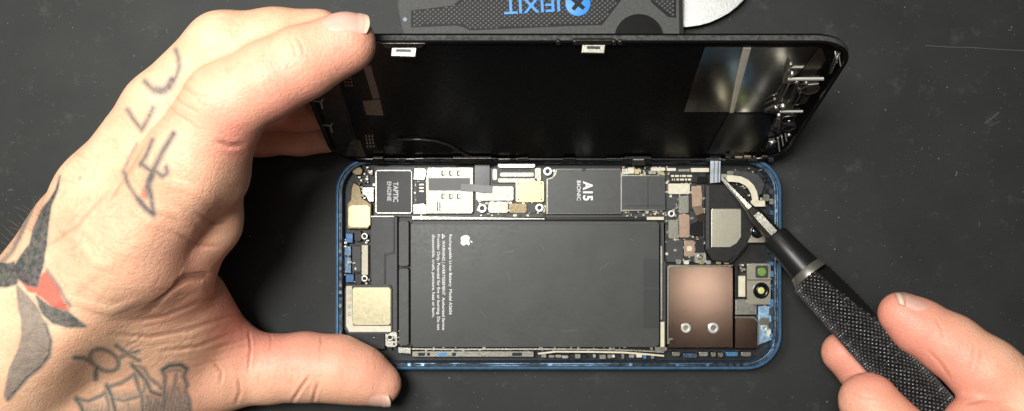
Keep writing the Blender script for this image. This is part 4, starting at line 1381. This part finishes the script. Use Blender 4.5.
def nail(hand_obj, tree, c, nrm, tdir, ln, wd, tipfree=0.12):
    """plate lying on the finger: c mm, nrm outward, tdir towards the fingertip"""
    nrm = Vector(nrm).normalized(); t = Vector(tdir); t = (t - nrm * t.dot(nrm)).normalized(); b = nrm.cross(t)
    hit = tree.ray_cast(Vector(c) + nrm * 12, -nrm, 40)
    c = hit[0] if hit[0] is not None else tree.find_nearest(Vector(c))[0]
    bm = bmesh.new()
    NA, NB = 18, 15
    R = wd * 0.62
    pts = {}
    for i in range(NA):
        for j in range(NB):
            u, w_ = -1 + 2 * i / (NA - 1), -1 + 2 * j / (NB - 1)
            wid = wd / 2 * (1 - 0.08 * u * u) * (1 if u > -0.3 else math.sqrt(max(0.03, 1 - ((-u - .3) / .72) ** 2)))
            uu = u - (0.30 * abs(w_) ** 2.5 * max(0, u))
            x = w_ * wid
            p = c + t * (uu * ln / 2) + b * (R * math.sin(x / R)) - nrm * (R - R * math.cos(x / R)) - nrm * (0.10 * ln / 2 * max(0, u) ** 2)
            near = tree.find_nearest(p)
            s = near[0]
            edge = min(1, 4 * (1 - abs(w_)), 3 * (u + 1), 1.0)
            q = s + (p - s) * (0.55 if u > .6 else 0.25)
            out = (nrm + b * math.sin(x / R) * .9).normalized()
            pts[i, j] = (q + out * (-0.12 + 0.30 * edge), q - out * 0.7)
    g1 = [[bm.verts.new(pts[i, j][0]) for j in range(NB)] for i in range(NA)]
    g0 = [[bm.verts.new(pts[i, j][1]) for j in range(NB)] for i in range(NA)]
    k = max(1, int(NA * tipfree))
    for i in range(NA - 1):
        for j in range(NB - 1):
            f = bm.faces.new((g1[i][j], g1[i + 1][j], g1[i + 1][j + 1], g1[i][j + 1])); f.material_index = 1 if i >= NA - 1 - k else 0
            bm.faces.new((g0[i][j], g0[i][j + 1], g0[i + 1][j + 1], g0[i + 1][j]))
    for i in range(NA - 1):
        bm.faces.new((g1[i][0], g0[i][0], g0[i + 1][0], g1[i + 1][0])); bm.faces.new((g1[i][-1], g1[i + 1][-1], g0[i + 1][-1], g0[i][-1]))
    for j in range(NB - 1):
        bm.faces.new((g1[0][j], g1[0][j + 1], g0[0][j + 1], g0[0][j])); bm.faces.new((g1[-1][j], g0[-1][j], g0[-1][j + 1], g1[-1][j + 1]))
    return obj('fingernail', bm, [M['nail'], M['nail_edge']], hand_obj, smooth=True)



M['nail_edge'] = mat('nail_edge', (0.78, 0.60, 0.45), 0.35)

# ---- left hand
LH = Field((-205, -125, -1), (-28, 66, 102), 0.8)
palm = LH
palm.chain([(-40, 436, 46, 22), (-210, 590, 44, 28)], 6)
palm.chain([(130, 250, 66, 12.5), (-20, 392, 54, 16)], 7)
palm.chain([(104, 197, 65, 11.0), (-35, 392, 55, 12)], 5)
palm.chain([(78, 228, 56, 10.5), (-55, 388, 49, 11)], 5)
palm.chain([(58, 262, 44, 10), (-65, 405, 44, 11)], 5)
palm.chain([(110, 300, 44, 15), (20, 380, 44, 20)], 8)
palm.chain([(205, 368, 21, 12.5), (90, 392, 33, 17), (-40, 410, 42, 22)], 8)      # thumb base
palm.chain([(165, 268, 56, 10.5), (180, 315, 38, 10), (205, 345, 24, 10)], 9)     # web
palm.chain([(196, 296, 34, 8), (222, 338, 20, 8)], 7)
palm.chain([(130, 300, 48, 15), (150, 350, 34, 15)], 9)
thumb = palm.like()
thumb.chain([(185, 374, 22, 13), (232, 369, 18.5, 11.6), (268, 369, 17.5, 10.6), (305, 367, 17.5, 10.6), (338, 369, 17.2, 10.3), (361, 375.5, 16.6, 8.9), (380, 384, 16.0, 6.9)], 3)
index = palm.like()
index.chain([(132, 246, 69, 12.6), (188, 166, 79, 11.3), (226, 104, 84, 9.7), (268, 80, 85, 8.9), (300, 64, 84, 8.5), (345, 43, 82.5, 7.6)], 2.5)
index.chain([(222, 166, 68, 6.8), (206, 222, 59, 8.6), (178, 262, 52, 10)], 5)
index.chain([(216, 178, 72, 8), (226, 130, 80, 7)], 4)
middle = palm.like()
middle.chain([(105, 194, 66, 11), (165, 112, 73, 10.3), (224, 50, 77, 9.3), (275, 43, 76.5, 8.4), (318, 38, 76, 7.3)], 2.5)
ring = palm.like()
ring.chain([(79, 228, 56, 9.5), (140, 140, 50, 10), (205, 104, 36, 8.6), (262, 104, 27, 8.0), (300, 106, 25, 7.6), (330, 107, 25, 7.0)], 2.5)
pinky = palm.like()
pinky.chain([(58, 262, 44, 9), (130, 170, 34, 9), (215, 136, 18, 7.4), (262, 134, 12, 7), (300, 134, 10.5, 6.8), (326, 134, 10.2, 6.2)], 2.5)


def kk(cx, cy, cz, r0, r1, kin, kout):
    c = at(cx, cy, cz)

    def f(X, Y, Z):
        r = np.sqrt((X - c.x) ** 2 + (Y - c.y) ** 2 + (Z - c.z) ** 2)
        t = np.clip((r - r0) / (r1 - r0), 0, 1)
        return kin + (kout - kin) * t
    return f


palm.union(pinky, kk(52, 256, 44, 14, 34, 7, 0.8))
palm.union(ring, kk(74, 224, 56, 14, 34, 7, 0.8))
palm.union(middle, kk(100, 200, 64, 16, 36, 7, 0.9))
palm.union(thumb, kk(190, 372, 22, 10, 40, 9, 3))
palm.union(index, kk(120, 265, 62, 20, 42, 9, 1.0))

creases_l = [
    ([(150, 308), (168, 289), (185, 279), (204, 276), (212, 279)], 0.8, 5.0, 20, 70),
    ([(110, 334), (150, 337), (190, 330), (222, 318), (240, 313)], 0.30, 2.6, 5, 70),
    ([(130, 322), (165, 316), (200, 302), (220, 295)], 0.25, 2.4, 5, 70),
    ([(160, 352), (200, 346), (236, 331)], 0.28, 2.4, 5, 70),
    ([(210, 350), (236, 342), (252, 335)], 0.25, 2.0, 5, 70),
    ([(249, 330), (251, 348), (248, 372)], 0.45, 1.6, 5, 70),
    ([(270, 331), (271, 342), (269, 352)], 0.30, 1.4, 5, 70),
    ([(321, 335), (321, 344), (319, 352)], 0.35, 1.4, 5, 70),
    ([(309, 377), (301, 388), (292, 402)], 0.75, 1.8, 5, 70),
    ([(318, 383), (315, 393), (313, 402)], 0.70, 1.8, 5, 70),
    ([(238, 377), (240, 392), (236, 404)], 0.35, 2.0, 5, 70),
    ([(213, 362), (222, 372), (220, 384)], 0.3, 2.0, 5, 70),
    ([(166, 102), (176, 113), (191, 123)], 0.28, 1.8, 72, 110),
    ([(172, 93), (183, 104), (199, 112)], 0.25, 1.8, 72, 110),
    ([(178, 84), (192, 93), (210, 98)], 0.2, 1.8, 72, 110),
    ([(296, 36), (302, 46), (303, 56)], 0.16, 1.6, 72, 110),
    ([(290, 40), (295, 50), (296, 60)], 0.14, 1.6, 72, 110),
    ([(196, 212), (214, 224), (228, 222)], 0.3, 2.5, 40, 110),
    ([(172, 232), (196, 244), (220, 244)], 0.3, 2.5, 40, 110),
    ([(216, 141), (229, 146), (243, 145)], 0.45, 3.0, 60, 110),
    ([(40, 250), (80, 225), (110, 190)], 0.2, 4.0, 30, 110),
    ([(150, 136), (136, 160), (122, 182), (108, 204)], 0.25, 3.0, 60, 110),
]
creases_l += [([(6, 345), (40, 318), (72, 290), (112, 256)], -0.30, 6, 20, 110), ([(30, 268), (62, 244), (98, 200)], -0.28, 6, 20, 110), ([(20, 310), (70, 300), (110, 312), (140, 300)], -0.26, 4, 20, 110),
              ([(55, 225), (78, 240), (92, 262), (118, 270)], -0.24, 4, 20, 110), ([(150, 205), (176, 214), (200, 236)], -0.35, 4.5, 40, 110), ([(166, 182), (196, 190), (222, 206)], -0.3, 5, 40, 110)]
rr_ = random.Random(3)
for _ in range(120):          # fine wrinkles over the web and the thumb's root
    x, y = rr_.uniform(120, 250), rr_.uniform(285, 372)
    a = -0.45 + rr_.uniform(-0.45, 0.45)
    l = rr_.uniform(8, 26)
    creases_l.append(([(x, y), (x + l * .5 * math.cos(a) + 1, y + l * .5 * math.sin(a) + rr_.uniform(-1.5, 1.5)), (x + l * math.cos(a), y + l * math.sin(a))], rr_.uniform(.02, .085), rr_.uniform(1.0, 1.8), 0, 75))
for _ in range(120):          # and over the back of the hand
    x, y = rr_.uniform(5, 170), rr_.uniform(150, 320)
    a = -0.95 + rr_.uniform(-0.5, 0.5) + (1.5 if rr_.random() < .3 else 0)
    l = rr_.uniform(10, 30)
    creases_l.append(([(x, y), (x + l * .5 * math.cos(a) + 1, y + l * .5 * math.sin(a)), (x + l * math.cos(a), y + l * math.sin(a))], rr_.uniform(.015, .05), rr_.uniform(1.4, 2.4), 0, 110))
for (x0, y0), (x1, y1), w_, nn_ in (((240, 95), (345, 42), 30, 26), ((150, 235), (222, 110), 36, 26), ((110, 180), (220, 45), 26, 16), ((250, 367), (385, 380), 32, 30)):
    ln_ = math.hypot(x1 - x0, y1 - y0); ux, uy = (x1 - x0) / ln_, (y1 - y0) / ln_
    for _ in range(nn_):        # short cross-wise lines along the fingers
        s_, o_ = rr_.uniform(0, ln_), rr_.uniform(-w_, w_ * .6)
        l = rr_.uniform(6, 20); bend = rr_.uniform(-2.5, 2.5)
        cx_, cy_ = x0 + ux * s_, y0 + uy * s_
        p_ = [(cx_ - uy * (o_ + q * l) + ux * bend * (1 - abs(q) * 2), cy_ + ux * (o_ + q * l) + uy * bend * (1 - abs(q) * 2)) for q in (-.5, -.2, .2, .5)]
        creases_l.append((p_, rr_.uniform(.015, .06), rr_.uniform(1.0, 1.7), 4, 110))
bumps_l = [(126, 246, 20, 1.0, 40), (214, 246, 14, 0.8, 40), (150, 222, 14, 0.5, 40), (196, 200, 20, 0.5, 40), (85, 205, 22, 0.6, 40), (200, 256, 12, .8, 30), (60, 340, 26, .8, 30)]


def paint_left(px, py, v, n, top, col):
    z = v[:, 2]
    ink = np.zeros(len(px)); red = np.zeros(len(px))
    up = (n[:, 2] > -0.1)

    def line(pts, w, s=0.9, m=None):
        d, t = polydist(px, py, pts)
        x = soft(d, w) * s
        if m is not None:
            x = x * m
        np.maximum(ink, x, out=ink)

    def fill(pts, s, edge=None):
        x = inpoly(px, py, pts) * s
        d, t = polydist(px, py, pts + pts[:1])
        x = np.maximum(x, (soft(d, 1.0, 1.4) * (edge if edge else s)))
        np.maximum(ink, x, out=ink)

    hi = up & (z > 30)
    # bird on the back of the hand
    fill([(60, 176), (56, 190), (49, 201), (43, 208), (38, 218), (33, 230), (30, 244), (22, 254), (15, 265), (17, 278), (27, 285), (37, 287), (40, 275), (44, 262), (46, 246), (48, 226), (51, 206), (58, 190)], .82, .9)
    fill([(-4, 262), (8, 264), (14, 262), (19, 272), (17, 284), (6, 287), (-4, 286)], .8, .86)
    line([(33, 206), (26, 222), (19, 238), (12, 252)], 3.0, .66)
    line([(12, 252), (2, 262)], 3.5, .55)
    fill([(36, 296), (44, 302), (55, 308), (69, 312), (86, 326), (70, 326), (53, 322), (42, 312)], .78, .88)
    fth = [(17, 286), (27, 296), (38, 309), (46, 324), (51, 339), (49, 354), (40, 366), (27, 377), (8, 399), (5, 395), (10, 369), (18, 352), (23, 336), (22, 320), (19, 306)]
    fill(fth, .56, .92)
    fm = inpoly(px, py, fth)
    for i in range(10):
        y = 312 + i * 7.5
        line([(8, y + 14), (28, y + 5), (52, y - 6)], 1.8, .84, fm)
    line([(46, 324), (51, 339), (49, 354), (40, 366), (27, 377), (8, 399)], 3.4, .9)
    line([(47, 270), (58, 286), (70, 306)], 1.8, .78)
    for pts in ([(13, 269), (22, 271), (37, 287), (40, 277), (46, 271), (58, 288), (69, 311), (56, 308), (36, 293), (28, 291)],):
        x = inpoly(px, py, pts) * 0.85
        d, t = polydist(px, py, pts + pts[:1])
        np.maximum(red, np.maximum(x, 0.8 * soft(d, .8, 1.3)), out=red)
    # strokes on the index finger
    im = (z > 60).astype(float)
    line([(173.5, 134), (168, 143), (162.6, 151.7), (153.8, 169), (147.2, 191)], 5.6, .72, im)
    line([(154, 169), (149, 182), (147, 194)], 7.2, .72, im)
    line([(152.5, 140), (147, 154), (140.7, 165)], 4.4, .68, im)
    line([(141, 163), (147, 168), (153, 172)], 4.8, .68, im)
    line([(155, 171), (162.6, 176.6), (167, 173.6), (166.5, 167)], 4.2, .70, im)
    line([(124, 171.4), (126, 179), (129.7, 187), (136, 196), (140.7, 202)], 3.4, .70, im)
    line([(138, 199), (146, 208), (153.8, 213.5)], 6.0, .74, im)
    line([(150, 190), (152, 202), (154, 213)], 5.0, .70, im)
    line([(124, 171), (130, 157), (137, 144)], 1.8, .55, im)
    red[:] = np.maximum(red, .62 * soft(np.hypot((px - 144.5), (py - 194) / 1.6), 7, 2) * im)
    ink[:] = ink * (1 - .8 * soft(np.hypot((px - 144.5), (py - 194) / 1.6), 5, 2) * im)
    # strokes on the middle finger
    line([(175.7, 50), (178.6, 58), (179.2, 66.3), (176.4, 76), (170, 85)], 4.2, .68, im)
    line([(172.5, 80), (168, 88), (162, 91.2), (155, 90)], 7.6, .72, im)
    line([(158, 91), (151, 88), (145, 81.6)], 4.8, .68, im)
    line([(127.5, 110), (134, 120), (141.5, 129.8)], 4.2, .68, im)
    line([(141.5, 129.8), (148, 119), (153, 108)], 4.4, .68, im)
    # ring sign and rigged ship near the wrist
    cx, cy, an = 104.2, 360, math.radians(28)
    ell = [(cx + 15.5 * math.cos(t) * math.cos(an) - 9.8 * math.sin(t) * math.sin(an), cy + 15.5 * math.cos(t) * math.sin(an) + 9.8 * math.sin(t) * math.cos(an)) for t in np.linspace(0, 2 * math.pi, 26)]
    line(ell, 2.6, .80)
    for pts, w, s in (([(73.7, 356.3), (83, 357.2), (88.5, 360), (95, 365.5)], 3.0, .8), ([(95.9, 379), (95.5, 372), (97.7, 367.4)], 3.8, .8), ([(118, 359), (127.3, 353.5), (138.4, 351.6)], 2.4, .74), ([(116.2, 345.7), (127.3, 353.5), (139.4, 361)], 2.5, .76),
                      ([(108.8, 386.8), (121.8, 382.7), (134.7, 374.2)], 2.6, .78), ([(107, 385.9), (111.6, 396), (115.3, 412), (117, 420)], 4.2, .82), ([(134.7, 374.2), (138.8, 388.6), (142.1, 396), (143, 420)], 3.0, .78),
                      ([(113.5, 398.8), (123.6, 400.7), (140.3, 396)], 2.6, .78), ([(132, 364.6), (139.4, 373), (145.8, 380.3), (151.4, 392.3), (160.6, 395)], 3.4, .82), ([(133.8, 365.5), (144, 368.3), (148.6, 377.5)], 2.0, .72),
                      ([(148.6, 377.5), (158.8, 385), (161.5, 388.6)], 2.3, .74), ([(145.8, 380.3), (144, 390.5), (141, 396)], 2.0, .7), ([(162.5, 370), (170, 365.5), (181, 364.6), (186.5, 369)], 4.0, .84), ([(166, 372), (173, 369.5), (181, 370.5)], 1.8, .62),
                      ([(186.5, 369), (183.7, 376.6), (187.4, 385), (184.7, 390.5), (189.3, 399.7), (190, 420)], 3.2, .76), ([(162.5, 370), (165.2, 377.5), (164.3, 390.5), (163.4, 420)], 3.0, .78), ([(176.3, 374.8), (174.5, 385.9), (171.7, 396), (170, 420)], 2.2, .66),
                      ([(76.5, 398.8), (88.5, 401.2), (104.2, 394.2)], 3.0, .78), ([(76.5, 398.8), (81, 406), (86, 420)], 4.0, .8), ([(105, 392.3), (108, 401.6), (110, 420)], 2.8, .76), ([(147.7, 396), (150.5, 411), (151, 420)], 2.6, .76),
                      ([(178, 388), (182, 400), (181, 412)], 2.6, .66), ([(155, 398), (157, 410)], 2.4, .66), ([(166, 398), (174, 404), (184, 402)], 2.4, .66), ([(128, 404), (130, 416)], 2, .6), ([(95, 405), (98, 416)], 2, .6)):
        line(pts, w, s)
    rn = np.sin(px * 1.7 + py * .35) * .5 + .5
    rn2 = np.sin(px * .9 - py * 1.1 + 2 * np.sin(py * .5)) * .5 + .5
    for poly, y0, y1 in (([(112, 399), (141, 396), (140, 386), (113, 390)], 388, 402), ([(78, 402), (106, 396), (110, 420), (84, 420)], 399, 414), ([(117, 402), (142, 398), (143, 420), (118, 420)], 400, 418), ([(144, 386), (163, 393), (163, 420), (146, 420)], 388, 404), ([(165, 384), (186, 380), (191, 420), (164, 420)], 382, 398)):
        np.maximum(ink, inpoly(px, py, poly) * np.clip((py - y0) / (y1 - y0), 0, 1) * (.26 + .26 * rn + .16 * rn2), out=ink)
    ink[:] *= up
    # mole, freckles
    ink[:] = np.maximum(ink, .4 * soft(np.hypot((px - 80.5), (py - 178)), 2.2, 1.4) * hi)
    rnd = np.random.RandomState(4)
    wob = 1 - 0.12 * np.abs(np.sin(px * .7 + 2 * np.sin(py * .23)) * np.sin(py * .61 + px * .11))
    col[:, 0] = np.clip(1.1 * ink, 0, .93)
    col[:, 1] = np.clip(red * up, 0, 1)
    fl = 0.09 + 0.07 * np.sin(px * .021 + 1.3 * np.sin(py * .017)) * np.sin(py * .026 + .8)
    for x, y, r, s, zlo in ((352, 45, 44, .50, 60), (300, 75, 42, .22, 60), (238, 110, 46, .30, 60), (235, 143, 16, .75, 60), (236, 318, 34, .55, 0), (262, 352, 40, .40, 0), (330, 352, 40, .42, 0), (290, 350, 36, .3, 0), (380, 376, 34, .55, 0), (210, 250, 40, .22, 30),
                           (170, 250, 46, .14, 30), (170, 300, 36, .25, 0), (60, 240, 40, .10, 0), (150, 110, 30, .14, 60), (110, 210, 30, .18, 40), (200, 200, 40, .16, 40), (205, 130, 30, .2, 60), (235, 30, 24, .22, 60), (60, 370, 40, .12, 0), (200, 395, 40, .2, 0), (290, 120, 50, .55, 0)):
        fl += s * np.exp(-((px - x) ** 2 + (py - y) ** 2) / r ** 2) * (z > zlo)
    col[:, 2] = np.clip(fl, 0, .85)


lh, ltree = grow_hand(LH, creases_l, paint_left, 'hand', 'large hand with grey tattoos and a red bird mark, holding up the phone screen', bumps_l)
nail(lh, ltree, at(349, 30, 85), (0.02, 0.66, 0.75), (0.95, 0.22, -0.08), 12.0, 9.4, 0.16)
nail(lh, ltree, at(375, 396, 19), (-0.22, -0.76, 0.60), (0.93, -0.34, 0), 12.5, 9.5, 0.14)
# a few fine hairs along the wrist edge
bm = bmesh.new()
hr = random.Random(11)
for _ in range(34):
    x, y = hr.uniform(-10, 46), 0
    y = 236 - x * 0.93 + hr.uniform(2, 26)
    hit = ltree.ray_cast(at(x, y, 120), (at(x, y, 0) - at(x, y, 120)).normalized(), 200)
    if hit[0] is None:
        continue
    p = hit[0]
    d = Vector((-0.65 + hr.uniform(-.4, .3), 0.75 + hr.uniform(-.4, .3), 0.45 + hr.uniform(-.2, .2))).normalized()
    l = hr.uniform(2.5, 5.5)
    tube(bm, [p, p + d * l * .5, p + d * l + Vector((hr.uniform(-.8, .8), hr.uniform(-.8, .8), -.5))], [0.028, 0.026, 0.01], 4)
o = obj('hair', bm, M['hair'], lh)
o['kind'] = 'stuff'

# ---- right hand holding the tool
RH = Field((60, -175, 2), (235, -18, 92), 0.8)
RH.chain([(1110, 470, 50, 20), (1250, 600, 56, 27), (1420, 760, 58, 29)], 10)
RH.chain([(1075, 440, 48, 14), (1150, 520, 54, 20)], 8)
RH.chain([(980, 440, 50, 11), (1090, 500, 50, 18)], 8)
rthumb = RH.like()
rthumb.chain([(869, 402, 41, 8.6), (890, 432, 44, 9.6), (930, 462, 48, 10.4), (1010, 495, 50, 13)], 2.5)
rindex = RH.like()
rindex.chain([(901, 314, 37, 6.6), (918, 326, 38, 8.0), (950, 345, 41, 8.9), (985, 372, 45, 9.9), (1030, 408, 48, 10.6), (1085, 452, 50, 13)], 2.5)
rmid = RH.like()
rmid.chain([(843, 353, 15, 6.8), (866, 372, 16, 7.8), (920, 410, 20, 8.8), (1010, 470, 32, 10), (1080, 500, 44, 12)], 2.5)
web = RH.like()
web.chain([(975, 424, 50, 8.0), (1010, 440, 52, 10)], 5)
RH.union(rmid, lambda X, Y, Z: np.full((1, 1, 1), 1.5))
RH.union(rthumb, lambda X, Y, Z: np.full((1, 1, 1), 1.5))
RH.union(rindex, lambda X, Y, Z: np.full((1, 1, 1), 2.0))
RH.union(web, lambda X, Y, Z: np.full((1, 1, 1), 2.0))


def paint_right(px, py, v, n, top, col):
    z = v[:, 2]
    fl = np.full(len(px), .26)
    for x, y, r, s in ((895, 312, 34, .62), (925, 350, 50, .40), (960, 380, 50, .25), (840, 352, 28, .6), (868, 385, 34, .42), (980, 410, 40, .3)):
        fl += s * np.exp(-((px - x) ** 2 + (py - y) ** 2) / r ** 2)
    col[:, 2] = np.clip(fl, 0, .85)


creases_r = [([(935, 318), (941, 328), (943, 340)], .18, 1.6, 20, 90), ([(975, 345), (972, 358), (966, 370)], .22, 1.8, 20, 90), ([(981, 348), (979, 362), (973, 374)], .18, 1.8, 20, 90),
             ([(928, 350), (940, 362), (950, 378)], .25, 2.0, 20, 90), ([(966, 404), (985, 400), (1010, 404)], .3, 2.2, 20, 90), ([(850, 392), (862, 398), (876, 398)], .2, 1.6, 20, 90)]
rh, rtree = grow_hand(RH, creases_r, paint_right, 'hand', 'bare hand without tattoos gripping the black knurled tool')
nail(rh, rtree, at(905, 312, 40), (0.40, 0.82, 0.28), (-0.80, 0.42, -0.1), 10.5, 8.5, 0.14)

# ================================================================== CAMERA, LIGHT
cam = bpy.data.cameras.new('camera')
co_ = bpy.data.objects.new('camera', cam)
COL.objects.link(co_)
co_.location = (0, 0, CAM_Z * S)
cam.sensor_width = 36
cam.lens = F / 1024 * 36
cam.clip_start = 0.1
cam.clip_end = 1000
cam.dof.use_dof = True
cam.dof.focus_distance = (CAM_Z - 7) * S
cam.dof.aperture_fstop = 14
SC.camera = co_


def area(name, loc, target, size, power, col=(1, 1, 1)):
    l = bpy.data.lights.new(name, 'AREA')
    l.shape = 'DISK'
    l.size = size * S
    l.energy = power
    l.color = col
    o = bpy.data.objects.new(name, l)
    COL.objects.link(o)
    o.location = Vector(loc) * S
    d = (Vector(target) - Vector(loc))
    o.rotation_euler = d.to_track_quat('-Z', 'Y').to_euler()
    return o


area('bench_lamp', (-190, 130, 430), (-20, 0, 0), 110, 13000, (1.0, 0.98, 0.94))
area('ceiling_lamp', (-100, 85, 560), (0, 0, 0), 130, 27500, (1.0, 0.985, 0.95))
area('side_lamp', (182, -76, 560), (40, -20, 0), 36, 420, (1.0, 0.97, 0.92))
area('fill_lamp', (10, 70, 640), (0, 0, 0), 240, 3200, (1.0, 0.985, 0.96))
w = bpy.data.worlds.new('World')
SC.world = w
w.use_nodes = True
w.node_tree.nodes['Background'].inputs[0].default_value = (0.9, 0.95, 1.0, 1)
w.node_tree.nodes['Background'].inputs[1].default_value = 0.014
SC.view_settings.view_transform = 'Standard'
SC.view_settings.look = 'None'
SC.view_settings.exposure = 0.1
SC.view_settings.gamma = 1
SC.cycles.use_denoising = True
